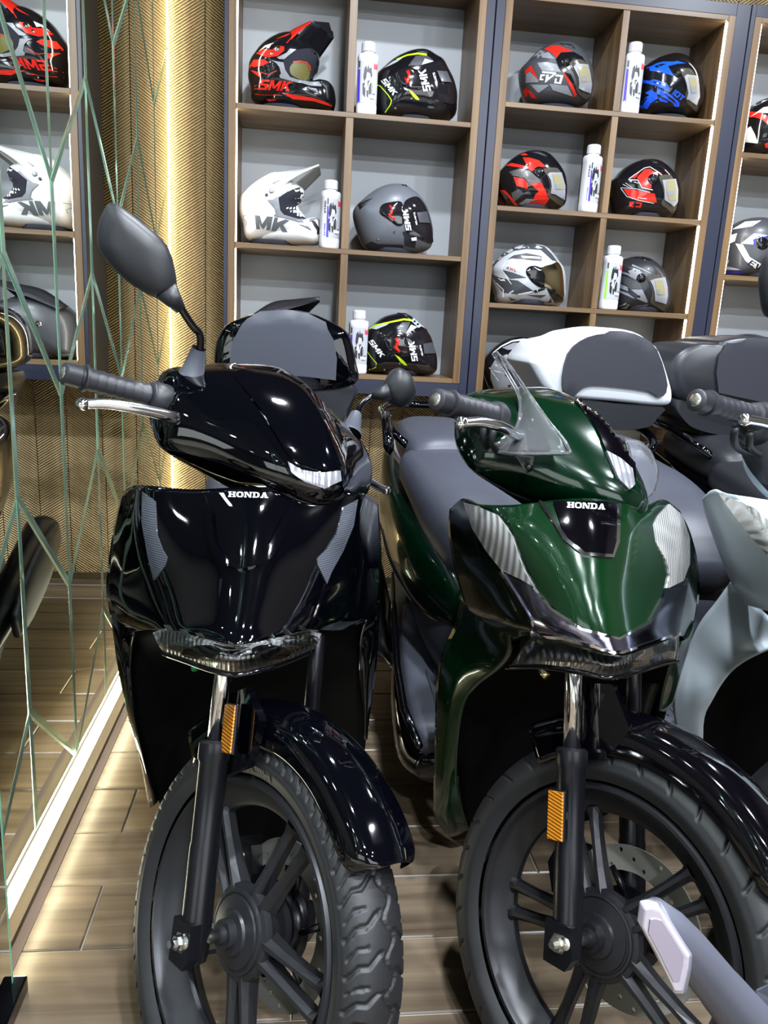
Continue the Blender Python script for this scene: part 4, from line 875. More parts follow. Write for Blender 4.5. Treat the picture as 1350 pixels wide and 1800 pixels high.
def tyre_mesh(style, R=0.284, hw=0.049, seg=900, acr=84):
    prof = []
    for k in range(acr + 1):
        u = -1 + 2 * k / acr
        # outer crown, then side walls
        th = u * 1.95
        r = 0.240 + 0.044 * (abs(math.cos(th)) ** 0.8) * (1 if math.cos(th) > 0 else -1) if abs(th) < math.pi else 0.2
        w_ = hw * math.sin(th) if abs(th) < math.pi / 2 else hw * (1 - 0.22 * (abs(th) - math.pi / 2) / 0.38) * math.copysign(1, th)
        prof.append((w_, r if r > 0.205 else 0.205, th))
    V = []; F = []
    for i in range(seg):
        ph = 2 * math.pi * i / seg; al = ph * R
        for (w_, r, th) in prof:
            d = 0
            if abs(th) < 1.45:
                x = abs(th) / 1.45
                if style == 0:
                    zig = 0.55 * x + 0.22 * (abs(((x * 2.2) % 1) - 0.5))
                    t = (al / 0.0447 + zig * 1.25 + (0.5 if th > 0 else 0)) % 1
                    if (t < 0.15 and 0.12 < x < 0.97): d = 0.0034
                    t2 = (al / 0.0447 + zig * 1.25 + (0.5 if th > 0 else 0) + 0.5) % 1
                    if (t2 < 0.10 and 0.42 < x < 0.9): d = 0.0028
                    cz = 0.10 * math.sin(al / 0.0447 * 2 * math.pi)
                    if abs(th / 1.45 - cz) < 0.035: d = 0.003
                else:
                    t = (al / 0.056 + 0.75 * x + (0.5 if th > 0 else 0)) % 1
                    if t < 0.10 and 0.35 < x < 0.98: d = 0.0034
                    t2 = (al / 0.056 - 0.4 * x + (0.5 if th > 0 else 0) + 0.45) % 1
                    if t2 < 0.09 and 0.10 < x < 0.42: d = 0.003
            elif 1.46 < abs(th) < 1.52: d = 0.0008
            rr = r - d * max(0.15, math.cos(th)); ww = w_ - d * math.sin(th)
            V.append((ww, rr * math.cos(ph), rr * math.sin(ph)))
    n = acr + 1
    for i in range(seg):
        for k in range(acr): F.append((i * n + k, i * n + k + 1, ((i + 1) % seg) * n + k + 1, ((i + 1) % seg) * n + k))
    return V, F
TY = {0: tyre_mesh(0), 1: tyre_mesh(1, acr=60), 2: tyre_mesh(1, seg=160, acr=14)}

def wheel(S, par, style, rimm, spin=0.0, lowres=False):
    W_ = MB; T = lambda p: S(p[0], p[1], p[2])
    V, F = TY[2 if lowres else style]
    mk('tyre', [T(p) for p in V], F, RUBBER, par)
    if not lowres and style == 0:
        def sw(u, v):   # u runs forward to back over the crown, v from 0 (outer) to 1 (inner)
            an = math.radians(72 + u * 29); r = .2365 - v * .0125; w_ = -(.0488 - .0068 * v)
            n_ = -S.a; return S(w_, r * math.cos(an), r * math.sin(an)), n_
        ps = [[(q[0], q[1]) for q in pl_] for pl_ in unitword('MICHELIN')]
        multi_patch('sidewall_lettering', None, ps, mat('sidewall_print', (0.05, 0.05, 0.052), 0.5), par, 0.0007, 0.1, mapf=sw)
    # rim
    prof = [(-.034, .216), (-.040, .212), (-.040, .207), (-.034, .203), (-.026, .199), (-.016, .186), (-.010, .180), (-.006, .172), (0, .170), (.006, .172), (.010, .180), (.016, .186), (.026, .199), (.034, .203), (.040, .207), (.040, .212), (.034, .216), (0, .203), (-.034, .216)]
    n = 96; rings = [[S(d, r * math.cos(a), r * math.sin(a)) for a in np.linspace(0, 2 * math.pi, n, endpoint=False)] for d, r in prof]
    MB().loft(rings, False).out('rim', rimm, par, auto=35)
    # hub
    prof = [(-.060, .0), (-.060, .012), (-.052, .013), (-.052, .020), (-.040, .021), (-.038, .030), (-.034, .032), (-.031, .048), (-.028, .049), (-.0275, .051), (-.029, .053), (-.028, .056), (-.024, .057), (-.022, .064), (-.012, .066), (0, .058), (.03, .05), (.04, .045), (.05, .0)]
    rings = [[S(d, max(r, 1e-4) * math.cos(a), max(r, 1e-4) * math.sin(a)) for a in np.linspace(0, 2 * math.pi, 48, endpoint=False)] for d, r in prof]
    hub = MB().loft(rings, False).out('hub', rimm, par, auto=30)
    # spokes: five pairs
    for k in range(5):
        for s in (-1, 1):
            a0 = spin + k * 2 * math.pi / 5
            rings = []
            for t, off0, wd, dp in ((0.035, .013, .013, .016), (0.06, .0135, .0105, .017), (0.09, .015, .0085, .015), (0.13, .018, .0075, .013), (0.165, .021, .009, .012), (0.176, .022, .015, .012)):
                off = s * off0; an = a0
                cx_ = t * math.cos(a0) - off * math.sin(a0); cy_ = t * math.sin(a0) + off * math.cos(a0)
                ex = (-math.sin(an), math.cos(an)); r = []
                z0 = -0.010 * (1 - t / 0.2)
                for q in ((-wd, -dp * .45), (-wd * .35, -dp), (wd * .35, -dp), (wd, -dp * .45), (wd, dp * .6), (-wd, dp * .6)):
                    r.append(S(z0 + q[1], cx_ + ex[0] * q[0], cy_ + ex[1] * q[0]))
                rings.append(r)
            MB().loft(rings).out('spoke', rimm, par, smooth=False)
    # brake disc with holes
    dx = 0.058; m = MB(); N = 30
    R0, R1 = 0.082, 0.120
    vs = []
    def ringpts(r, n): return [(r * math.cos(a), r * math.sin(a)) for a in np.linspace(0, 2 * math.pi, n, endpoint=False)]
    pts = ringpts(R1, 90) + ringpts(R0, 60); ed = [(i, (i + 1) % 90) for i in range(90)] + [(90 + i, 90 + (i + 1) % 60) for i in range(60)]
    holes = []
    for h in range(30):
        a = 2 * math.pi * h / 30; rr = (0.090, 0.101, 0.112)[h % 3]; holes.append((rr * math.cos(a), rr * math.sin(a)))
    for hx, hy in holes:
        b0 = len(pts); pts += [(hx + .0038 * math.cos(a), hy + .0038 * math.sin(a)) for a in np.linspace(0, 2 * math.pi, 8, endpoint=False)]; ed += [(b0 + i, b0 + (i + 1) % 8) for i in range(8)]
    r = delaunay_2d_cdt([Vector(p) for p in pts], ed, [], 0, 1e-7)
    tf = []
    for t in r[2]:
        c = sum((r[0][i] for i in t), Vector((0, 0))) / len(t)
        if c.length < R0 * 0.995 or any((c.x - hx) ** 2 + (c.y - hy) ** 2 < .0036 ** 2 for hx, hy in holes): continue
        tf.append(tuple(t))
    o = mk('brake_disc', [S(dx, p.x, p.y) for p in r[0]], tf, DISC, par, smooth=False); solid(o, 0.004, 0)
    for k in range(6):
        a = spin + k * math.pi / 3
        m = MB().tube([S(dx, .045 * math.cos(a), .045 * math.sin(a)), S(dx, .088 * math.cos(a + .25), .088 * math.sin(a + .25))], .006, 6); m.out('disc_carrier', FORKB, par)
    prof = [(0.045, .03), (0.06, .06), (0.064, .05), (0.07, .02)]
    rings = [[S(d, q * math.cos(a), q * math.sin(a)) for a in np.linspace(0, 2 * math.pi, 32, endpoint=False)] for d, q in prof]
    MB().loft(rings).out('hub_flange', FORKB, par)
    # caliper behind the fork leg
    c = [S(dx - .02, -.09, .055), S(dx + .03, -.09, .055)]
    ca = MB().loft([[S(al, -.095 + q[0], .06 + q[1]) for q in ((-.03, -.035), (.025, -.045), (.04, 0), (.03, .04), (-.02, .045), (-.04, .01))] for al in (.035, .04, .085, .09)]).out('brake_caliper', FORKB, par, smooth=False)
    for g in (-.02, .02): MB().lathe(S(.03, -.09, .06 + g), S.a, [(0, .0), (0, .010), (.01, .010)], 16).out('caliper_bolt', STEEL, ca)
    # axle
    MB().tube([S(-.115, 0, 0), S(-.05, 0, 0)], .0085, 16).out('axle', STEEL, par)
    return hub

def fork(S, par, xs=(-0.088, 0.092), nutm=CHROME, b0=-0.012):
    for k, al in enumerate(xs):
        sg = -1 if al < 0 else 1
        fp = [( -.030, .0185), (-.02, .021), (.0, .0215), (.12, .0215), (.125, .0205), (.235, .0215), (.24, .0245), (.262, .0245), (.266, .021)]
        rings = [[S(al + r * math.cos(a), b0 + r * math.sin(a), g) for a in np.linspace(0, 2 * math.pi, 28, endpoint=False)] for g, r in fp]
        MB().loft(rings).out('fork_leg', FORKB, par, auto=40)
        MB().tube([S(al, b0, .262), S(al, b0, .56)], .0135, 24).out('fork_stanchion', CHROME if al < 0 else FORKB, par, label='chrome fork tube' if al < 0 else None)
        # bracket and axle nut
        m = MB(); m.loft([[S(al + sg * d, b0 + q[0], q[1]) for q in ((-.024, -.03), (.012, -.036), (.024, -.02), (.022, .022), (-.022, .026))] for d in (.006, .024)])
        m.out('axle_bracket', FORKB, par, smooth=False)
        prof = [(.022, .0), (.022, .014), (.026, .014), (.026, .010), (.033, .010), (.033, .0055), (.042, .0055), (.042, .0)]
        prof[0] = (.022, 1e-4); prof[-1] = (.042, 1e-4)
        MB().loft([[S(al + sg * d, b0 + .002 + r * math.cos(a), -.002 + r * math.sin(a)) for a in np.linspace(0, 2 * math.pi, 6 if .009 < r < .0105 else 6, endpoint=False)] for d, r in prof]).out('axle_nut', nutm, par, smooth=False)
    MB().box((-.13, b0 - .03, .47), (.13, b0 + .03, .50), lambda p: S(*p)).out('fork_yoke', FORKB, par, smooth=False)

def fender(S, par, t0=24, t1=118, hw=0.058, R=0.300, m_=BLACK):
    rows = []
    ths = [t0, t0 + 1.5, t0 + 5] + list(np.linspace(t0 + 14, t1, 7))
    for k, th in enumerate(ths):
        t = math.radians(th); fr = (th - t0) / (t1 - t0)
        w_ = hw * (0.66, 0.86, 0.97, 1, 1, 1, 1, 1, 1, 1)[k]; row = []
        top = 0.022 + 0.004 * math.sin(fr * math.pi)
        drop = (0.012, 0.018, .024)[k] if k < 3 else 0.026 + 0.035 * max(0, fr - .35)
        for u, h in ((-1.0, -drop), (-1.02, -.006), (-.88, .012), (-.5, top * .92), (0, top + .004), (.5, top * .92), (.88, .012), (1.02, -.006), (1.0, -drop)):
            r = R + h; row.append(S(u * w_, r * math.cos(t), r * math.sin(t)))
        rows.append(row)
    v, f, nu, nv = gridsurf(rows, 4, 6)
    o = mk('front_fender', v, f, m_, par); solid(o, 0.003, 0)
    return v, f

def reflector(S, par, al, be, ga, h=0.068, w_=0.026):
    T = lambda p: S(al + p[0], be + p[1], ga + p[2])
    hs = bevel(MB().box((-.0075, -w_ / 2 - .002, -h / 2 - .002), (-.002, w_ / 2 + .002, h / 2 + .002), T).out('reflector_housing', FORKB, par, smooth=False), .002)
    bevel(MB().box((-.010, -w_ / 2, -h / 2), (-.006, w_ / 2, h / 2), T).out('amber_reflector', AMBER, par, smooth=False, label='amber side reflector'), .0012)

def grip(path, par, r=0.0175, ribs_=0, name='handle_grip'):
    """path: bar end -> inner, world points"""
    p0, p1 = np.array(path[0]), np.array(path[-1]); ax = nrm(p1 - p0); L = np.linalg.norm(p1 - p0)
    prof = [(0, 1e-4), (0, r * .82), (.003, r), (.024, r * 1.02), (.026, r * .9), (.029, r * .9), (.030, r * 1.2), (.034, r * 1.22), (.036, r * .98)]
    x = .036; n = 7
    for k in range(n):
        a = .036 + (L - .06) * k / n; b = .036 + (L - .06) * (k + 1) / n
        prof += [(a + .002, r * 1.0), (b - .004, r * (1.03 + .01 * k)), (b - .003, r * .93), (b - .001, r * .93)]
    prof += [(L - .022, r * 1.3), (L - .010, r * 1.34), (L - .008, r * 1.1), (L, r * 1.1)]
    g = MB().lathe(p0, ax, prof, 28).out(name, GRIP, par, auto=45)
    MB().lathe(p0 - ax * .0012, ax, [(0, 1e-4), (0, r * .55), (.003, r * .6)], 20).out('bar_end', STEEL, g)
    return g
def lever(path, par, ball=0.0098, r=(.0065, .0075, .0078, .0085), label='polished metal brake lever'):
    sp = spline(path, 6); n = len(sp); rr = [r[0] + (r[-1] - r[0]) * i / (n - 1) for i in range(n)]
    m = MB().tube(sp, rr, 14, flat=1.15)
    lv = m.out('brake_lever', ALU, par, label=label)
    p = np.array(path[0]); d = nrm(np.array(path[0]) - np.array(path[1]))
    MB().lathe(p - d * ball * .6, d, [(ball * (1 + math.cos(t)) - ball * .0, max(1e-4, ball * math.sin(t))) for t in np.linspace(math.pi, 0, 13)], 20).out('lever_ball', CHROME, lv)
    return lv

def cowl(S, par, secs, m_):
    rows = []
    for al, pts in secs: rows.append([S(al, b, g) for b, g in pts])
    v, f, nu, nv = gridsurf(rows, 5, 5, closedu=True)
    # end caps
    nn = nu; c0 = np.mean(v[:nn], axis=0); c1 = np.mean(v[-nn:], axis=0); k = len(v); v = list(v) + [c0, c1]
    for j in range(nn): f.append((k, (j + 1) % nn, j)); f.append((k + 1, (nv - 1) * nn + j, (nv - 1) * nn + (j + 1) % nn))
    mk('handlebar_cowl', v, f, m_, par)
    return bvh_of(v, f)
def sym(secs):
    half = secs; return [(-a, p) for a, p in reversed(half) if a > 0] + half

class Body:
    def __init__(s, xc, k, lean): s.xc, s.k, s.l = xc, k, lean
    def __call__(s, x, y, z): return np.array([s.xc + s.k * (y - 1.3) + s.l * (z - .8) + x, y, z])
def sect(B, y, hw, z0, z1, e=2.6, n=28, x0=0.0, top=1.0):
    r = []
    for a in np.linspace(0, 2 * math.pi, n, endpoint=False):
        c, s = math.cos(a), math.sin(a); ex = math.copysign(abs(c) ** (2 / e), c); ez = math.copysign(abs(s) ** (2 / e), s)
        w_ = hw * (top if ez > 0 else 1) if top != 1 else hw
        w_ = hw * (1 + (top - 1) * (ez + 1) / 2)
        r.append(B(x0 + w_ * ex, y, (z0 + z1) / 2 + (z1 - z0) / 2 * ez))
    return r
def smloft(B, secs, e=2.6, k=4, n=28):
    ctrl = [list(s) + [0] * (5 - len(s)) for s in secs]; sp = spline([c for c in ctrl], k)
    m = MB(); m.loft([sect(B, q[0], max(q[1], .002), q[2], max(q[3], q[2] + .002), e, n, q[4]) for q in sp]); return m

def rear_half(B, par, paint, seatm=SEAT, muffler=True, floor_label=None, tail=True, rail=True, wheelm=RIM):
    # foot board
    smloft(B, [(1.50, .17, .24, .30), (1.53, .185, .25, .315), (1.6, .18, .25, .32), (1.75, .165, .25, .335), (1.9, .15, .27, .37), (2.02, .13, .30, .42)], 5).out('footboard', GREYP, par)
    for k in range(5):
        x = -.12 + .02 * k
        MB().tube([B(x - .01, 1.54, .3175), B(x, 1.62, .3225), B(x + .005, 1.74, .336)], .0022, 6).out('footboard_rib', GREYP, par)
    smloft(B, [(1.50, .17, .17, .26), (1.6, .195, .15, .27), (1.85, .17, .17, .29), (2.05, .13, .22, .34)], 3.5).out('under_fairing', BLACK2, par)
    for sg in (-1, 1):
        MB().tube([B(sg * .185, 1.46, .29), B(sg * .198, 1.58, .315), B(sg * .185, 1.75, .34), B(sg * .165, 1.95, .40), B(sg * .15, 2.1, .47)], [.008, .010, .010, .009, .004], 10).out('side_trim', BLACK2, par)
    # seat column and seat
    smloft(B, [(1.60, .07, .32, .56), (1.66, .10, .32, .64), (1.76, .125, .32, .70), (1.9, .14, .36, .72), (2.05, .15, .45, .74)], 3).out('seat_column', GREYP, par)
    smloft(B, [(1.60, .05, .60, .665), (1.64, .09, .58, .70), (1.72, .125, .58, .755), (1.85, .152, .62, .80), (1.98, .165, .67, .825), (2.09, .168, .70, .835), (2.14, .165, .72, .84)], 2.9).out('seat', seatm, par, label='front part of the seat')
    smloft(B, [(2.08, .10, .76, .80), (2.12, .135, .74, .858), (2.2, .148, .74, .878), (2.35, .14, .76, .884), (2.5, .115, .78, .882), (2.56, .08, .80, .87)], 2.9).out('rear_seat', seatm, par, label='raised rear part of the seat')
    smloft(B, [(1.64, .10, .46, .60), (1.72, .13, .43, .66), (1.85, .165, .42, .72), (2.05, .185, .44, .76), (2.25, .185, .50, .78), (2.45, .16, .58, .80), (2.62, .12, .66, .82), (2.75, .06, .72, .80)], 2.8).out('side_fairing', paint, par)
    if rail:
        m = MB(); pth = [B(-.10, 2.18, .80), B(-.165, 2.2, .85), B(-.19, 2.32, .885), B(-.17, 2.5, .90), B(-.10, 2.62, .905), B(0, 2.65, .905), B(.10, 2.62, .905), B(.17, 2.5, .90), B(.19, 2.32, .885), B(.165, 2.2, .85), B(.10, 2.18, .80)]
        m.tube(spline(pth, 5), .013, 12).out('grab_rail', BLACK, par)
    if tail:
        bevel(MB().box((-.07, 2.70, .70), (.07, 2.78, .76), lambda p: B(*p)).out('tail_lamp', mat('red_lens', (0.4, 0.01, 0.01), 0.1, coat=1), par, smooth=False), .01)
    # rear wheel, engine, exhaust
    ry = 2.32; T = lambda p: B(p[0], ry + p[1], .285 + p[2])
    V, F = TY[2]; mk('rear_tyre', [T(p) for p in V], F, RUBBER, par)
    prof = [(-.04, .212), (-.03, .20), (-.01, .17), (.01, .17), (.03, .20), (.04, .212)]
    MB().loft([[B(d, ry + r * math.cos(a), .285 + r * math.sin(a)) for a in np.linspace(0, 2 * math.pi, 40, endpoint=False)] for d, r in prof], False).out('rear_rim', wheelm, par)
    for k in range(5):
        a = k * 2 * math.pi / 5
        MB().tube([B(0, ry, .285), B(0, ry + .18 * math.cos(a), .285 + .18 * math.sin(a))], .014, 8).out('rear_spoke', wheelm, par)
    smloft(B, [(1.98, .045, .26, .40, .11), (2.05, .055, .22, .42, .115), (2.2, .05, .2, .38, .12), (2.35, .055, .19, .38, .12), (2.43, .03, .22, .34, .115)], 3).out('engine_casing', MATTE, par)
    if muffler:
        m = MB(); m.tube(spline([B(-.13, 1.95, .24), B(-.15, 2.05, .25), B(-.165, 2.2, .30), B(-.17, 2.5, .40), B(-.17, 2.62, .44)], 4), [.02] * 4 + [.04] * 4 + [.058] * 8 + [.05], 24).out('exhaust_silencer', FORKB, par)
        smloft(B, [(2.1, .012, .26, .33, -.225), (2.2, .016, .27, .40, -.23), (2.4, .016, .33, .46, -.232), (2.55, .012, .40, .48, -.23)], 3).out('heat_shield', MATTE, par)
    MB().tube([B(.12, 1.9, .22), B(.2, 1.86, .02), B(.22, 1.86, .012)], .009, 10).out('side_stand', STEEL, par)

def top_case(par, lid_px, base_px, pad_px, Y, lidm, basem, padm, depth=0.36, latch=True, padoff=0.012, pivot_py=None):
    """a rounded case whose front outline is given at depth Y and carried backwards as real volume"""
    def sec(poly, yy, s, dz=0.0, k=3):
        pts = [P(a, b, Y) for a, b in smoothpoly(poly, k)]; c = np.mean(pts, axis=0)
        return [np.array([c[0] + (p[0] - c[0]) * s, yy, c[2] + (p[2] - c[2]) * s + dz]) for p in pts]
    prs = [(Y - .012, .86), (Y - .003, .97), (Y + .012, 1.0), (Y + depth * .45, 1.03), (Y + depth * .8, .97), (Y + depth * .95, .86), (Y + depth, .7)]
    ml = MB().loft([sec(lid_px, yy, s) for yy, s in prs]); lid = ml.out('case_lid', lidm, par, auto=60)
    MB().loft([sec(base_px, yy, s) for yy, s in [(Y + .004, .95), (Y + .015, 1.0), (Y + depth * .7, 1.0), (Y + depth * .93, .85)]]).out('case_base', basem, par, auto=50)
    bv = bvh_of(ml.v, [q for q in ml.f])
    patch('back_pad', bv, pad_px, padm, par, padoff, 10, 0.014)
    return bv

# ======================================================================= black scooter
b1 = root('motor_scooter', (-0.10, 1.35, 0), 'glossy black scooter with pale grey backrest on its top case, beside the mirror wall', 'scooter', 'scooters parked in a row')
S1 = Steer((-.050, .97, .283), .651, .0687); B1 = Body(-.084, 0.03, .07)
wheel(S1, b1, 0, RIM, 0.96); fork(S1, b1, b0=-.012); FV, FF = fender(S1, b1, 26.5, 118, 0.054); fb = bvh_of(FV, FF)
reflector(S1, b1, -.083, .02, .285)
MB().loft([[S1(al, q[0], q[1]) for q in ((-.02, .21), (.05, .235), (.07, .30), (.03, .345), (-.02, .33))] for al in (-.074, -.06)]).out('fender_stay', BLACK, b1, smooth=False)
G1 = [(0.0, [(-.17, .86), (-.10, .915), (-.01, .868), (.06, .785), (.108, .672), (.06, .632), (-.08, .66), (-.16, .76)]),
      (.07, [(-.165, .85), (-.11, .898), (-.03, .858), (.035, .78), (.075, .685), (.03, .65), (-.09, .672), (-.155, .76)]),
      (.13, [(-.16, .835), (-.12, .878), (-.065, .848), (-.015, .79), (-.0, .715), (-.04, .685), (-.10, .69), (-.15, .76)]),
      (.185, [(-.15, .82), (-.13, .852), (-.09, .835), (-.06, .79), (-.055, .745), (-.075, .712), (-.11, .710), (-.145, .76)]),
      (.20, [(-.14, .80), (-.125, .825), (-.10, .815), (-.08, .79), (-.075, .76), (-.085, .74), (-.11, .735), (-.135, .76)])]
cb = cowl(S1, b1, [(al * (1.26 if al > .1 else 1), p) for al, p in sym(G1)], BLACK)
patch('cowl_hood', cb, smoothpoly([(412, 660), (440, 650), (490, 652), (530, 676), (570, 715), (600, 755), (606, 800), (590, 826), (550, 824), (512, 806), (486, 768), (458, 722), (428, 684)], 3), BLACK, b1, 0.004, 9, 0.006)
ps = patch('position_lamp', cb, [(506, 812), (530, 826), (565, 832), (596, 828), (598, 845), (570, 858), (535, 846), (512, 830)], REFL, b1, 0.003, 7, 0.005, label='clear ribbed position lamp')
MB().tube([S1(0, -.075, .42), S1(0, -.075, .70)], [.075, .06], 24).out('steering_column', WELL, b1)
grip([P(110, 655, 1.19), P(285, 702, 1.275)], b1); grip([P(622, 812, 1.66), S1(.17, -.12, .785)], b1)
for sg in (-1,): MB().lathe(S1(sg * .225, -.1, .785), S1.a * -sg, [(0, .02), (.004, .026), (.03, .028), (.04, .02)], 24).out('switch_housing', MATTE, b1)
lever([P(150, 710, 1.17), P(190, 710, 1.18), P(250, 720, 1.20), P(300, 732, 1.23), P(322, 736, 1.27)], b1)
lever([P(677, 861, 1.58), P(660, 853, 1.56), P(640, 840, 1.54), P(618, 822, 1.50)], b1)
def mirror_px(par, poly, Y, W, stem, boot, tilt=0):
    v, f, c = inflate(poly, Y, W, None, 48, 16, e1=.7, e2=.95, sm=3)
    hd = mk('mirror_head', v, f, MATTE, par)
    v, f, c = inflate(poly, Y + W * .55, W * .5, None, 40, 8, e1=.4, e2=1, sm=3, grow=.93); mk('mirror_glass', v, f, MIRROR, hd)
    MB().tube(spline([P(*q) for q in stem], 5), .0062, 12).out('mirror_stem', BLACK2, par)
    a, b = P(*boot[0]), P(*boot[1]); d = np.linalg.norm(b - a)
    MB().lathe(a, nrm(b - a), [(0, .0115), (d * .05, .012), (d * .85, .0195), (d * .87, .022), (d, .023)], 24).out('rubber_boot', GREYP, par)
mirror_px(b1, [(192, 357), (210, 361), (262, 400), (296, 436), (311, 496), (306, 520), (292, 529), (262, 519), (220, 492), (186, 456), (171, 428), (175, 388)], 1.27, .028, [(298, 505, 1.27), (312, 532, 1.27), (338, 572, 1.28), (352, 590, 1.29), (351, 622, 1.30)], [(350, 612, 1.30), (336, 664, 1.315)])
MB().tube([P(292, 510, 1.262), P(318, 545, 1.268)], [.019, .0085], 16).out('mirror_neck', MATTE, b1)
mirror_px(b1, [(672, 680), (685, 655), (703, 646), (723, 660), (731, 685), (724, 707), (704, 717), (683, 709), (672, 695)], 1.60, .032, [(685, 690, 1.59), (665, 692, 1.58), (640, 706, 1.56), (629, 722, 1.54), (624, 745, 1.52)], [(626, 728, 1.53), (615, 764, 1.49)])
MB().tube([P(684, 688, 1.57), P(655, 697, 1.57)], [.018, .008], 16).out('mirror_neck', MATTE, b1)
# front shield
R_ = [[(214, 866, 1.35), (232, 855, 1.29), (256, 853, 1.235), (335, 860, 1.205), (435, 856, 1.19), (540, 858, 1.205), (628, 866, 1.235), (650, 872, 1.29), (665, 886, 1.35)],
      [(200, 925, 1.37), (222, 920, 1.28), (254, 915, 1.21), (345, 912, 1.175), (440, 910, 1.15), (530, 910, 1.175), (612, 915, 1.21), (645, 925, 1.28), (669, 932, 1.37)],
      [(191, 985, 1.38), (222, 985, 1.27), (266, 980, 1.185), (350, 978, 1.142), (438, 976, 1.115), (522, 978, 1.142), (588, 980, 1.185), (640, 985, 1.27), (671, 992, 1.38)],
      [(187, 1040, 1.38), (224, 1045, 1.27), (280, 1038, 1.165), (352, 1040, 1.115), (432, 1042, 1.085), (508, 1040, 1.115), (573, 1038, 1.165), (632, 1043, 1.27), (669, 1046, 1.38)],
      [(200, 1082, 1.38), (236, 1088, 1.26), (288, 1085, 1.145), (350, 1094, 1.09), (422, 1104, 1.055), (495, 1096, 1.09), (556, 1088, 1.145), (618, 1086, 1.26), (660, 1078, 1.38)],
      [(228, 1112, 1.37), (252, 1110, 1.26), (292, 1108, 1.135), (348, 1116, 1.075), (414, 1133, 1.035), (484, 1118, 1.075), (544, 1109, 1.135), (600, 1110, 1.26), (648, 1090, 1.37)]]
v, f, nu, nv = gridsurf([[P(*q) for q in r] for r in R_], 6, 6)
o = mk('front_shield', v, f, BLACK, b1); solid(o, 0.004, 1); sb1 = bvh_of(v, f)
c2 = lambda pts: tr(170, 830, 2.4545, pts)
patch('daytime_lamp', sb1, c2([(200, 85), (255, 125), (263, 270), (285, 332), (306, 366), (298, 402), (250, 470), (225, 370), (197, 215)]), REFLZ, b1, 0.002, 6, 0.004, label='slim ribbed clear lamp in the shield')
patch('daytime_lamp', sb1, c2([(1124, 118), (1105, 230), (1060, 340), (1010, 430), (990, 482), (950, 398), (948, 372), (990, 332), (1030, 270), (1062, 150)]), REFLZ, b1, 0.002, 6, 0.004, label='slim ribbed clear lamp in the shield')
gv = c2([(468, 135), (480, 135), (505, 180), (520, 300), (545, 350), (605, 378), (690, 360), (740, 310), (800, 190), (838, 140), (850, 130), (800, 280), (755, 365), (700, 405), (615, 425), (540, 395), (500, 340), (480, 240)])
patch('badge_surround', sb1, gv, BLACK, b1, 0.009, 6, 0.010, label='raised U-shaped moulding under the lettering')
multi_patch('shield_lettering', sb1, word('HONDA', SLAB, (401.5, 874), (471, 876), 9.5, 0, .1), WHITE, b1, 0.0012, 6)
patch('badge_inset', sb1, c2([(520, 150), (820, 150), (790, 220), (735, 320), (690, 372), (605, 388), (535, 355), (512, 300)]), BLACK, b1, 0.003, 8, 0.004)
for pl_ in ([(272, 1020), (284, 1055), (294, 1104)], [(573, 1026), (562, 1062), (545, 1106)], [(361, 870), (372, 905), (376, 950)], [(518, 872), (508, 905), (492, 945)]):
    patch('shield_seam', sb1, strip2(pl_, 2.6), BLACK2, b1, 0.0022, 6, 0.003)
def rowsurf(name, rows, m_, par, t=0.004, ku=5, kv=5, off=1, label=None):
    v, f, nu, nv = gridsurf([[P(*q) for q in r] for r in rows], ku, kv); o = mk(name, v, f, m_, par, label=label)
    if t: solid(o, t, off)
    return v, f
# headlamp: reflector bowl with a clear cover
HL = [[(268, 1112, 1.16), (300, 1104, 1.125), (348, 1118, 1.062), (414, 1134, 1.035), (484, 1120, 1.062), (540, 1106, 1.125), (565, 1114, 1.16)],
      [(276, 1130, 1.14), (318, 1134, 1.085), (362, 1148, 1.035), (415, 1158, 1.012), (470, 1148, 1.035), (520, 1134, 1.085), (559, 1130, 1.14)],
      [(288, 1148, 1.14), (330, 1163, 1.09), (372, 1178, 1.045), (415, 1186, 1.03), (460, 1178, 1.045), (505, 1164, 1.09), (549, 1145, 1.14)]]
rowsurf('headlamp_reflector', [[(x, y, Y + .022) for x, y, Y in r] for r in HL], HREFL, b1, .002)
rowsurf('headlamp_lens', HL, LENS, b1, .003, label='clear curved headlamp cover')
m = MB().tube(spline([P(x, y, Y - .002) for x, y, Y in HL[2]], 5), .0045, 8); m.out('headlamp_rim', BLACK2, b1)
bw = bvh_of(*gridsurf([[P(x, y, Y + .010) for x, y, Y in r] for r in HL], 4, 4)[:2])
for cxp in (355, 475): patch('lamp_bowl', bw, circle2(cxp, 1146, 34, 11), BLACK2, b1, 0.002, 6)
for k in range(3):
    for sx in (-1, 1):
        x0 = 415 + sx * (118 - 28 * k); MB().add([P(x0 - 10, 1098 + 7 * k, 1.105 - .015 * k), P(x0 + 2, 1099 + 7 * k, 1.10 - .015 * k), P(x0 + 8, 1108 + 7 * k, 1.09 - .015 * k), P(x0 - 2, 1110 + 7 * k, 1.09 - .015 * k)], [(0, 1, 2, 3)]).out('lamp_fin', CHROME, b1, smooth=False)
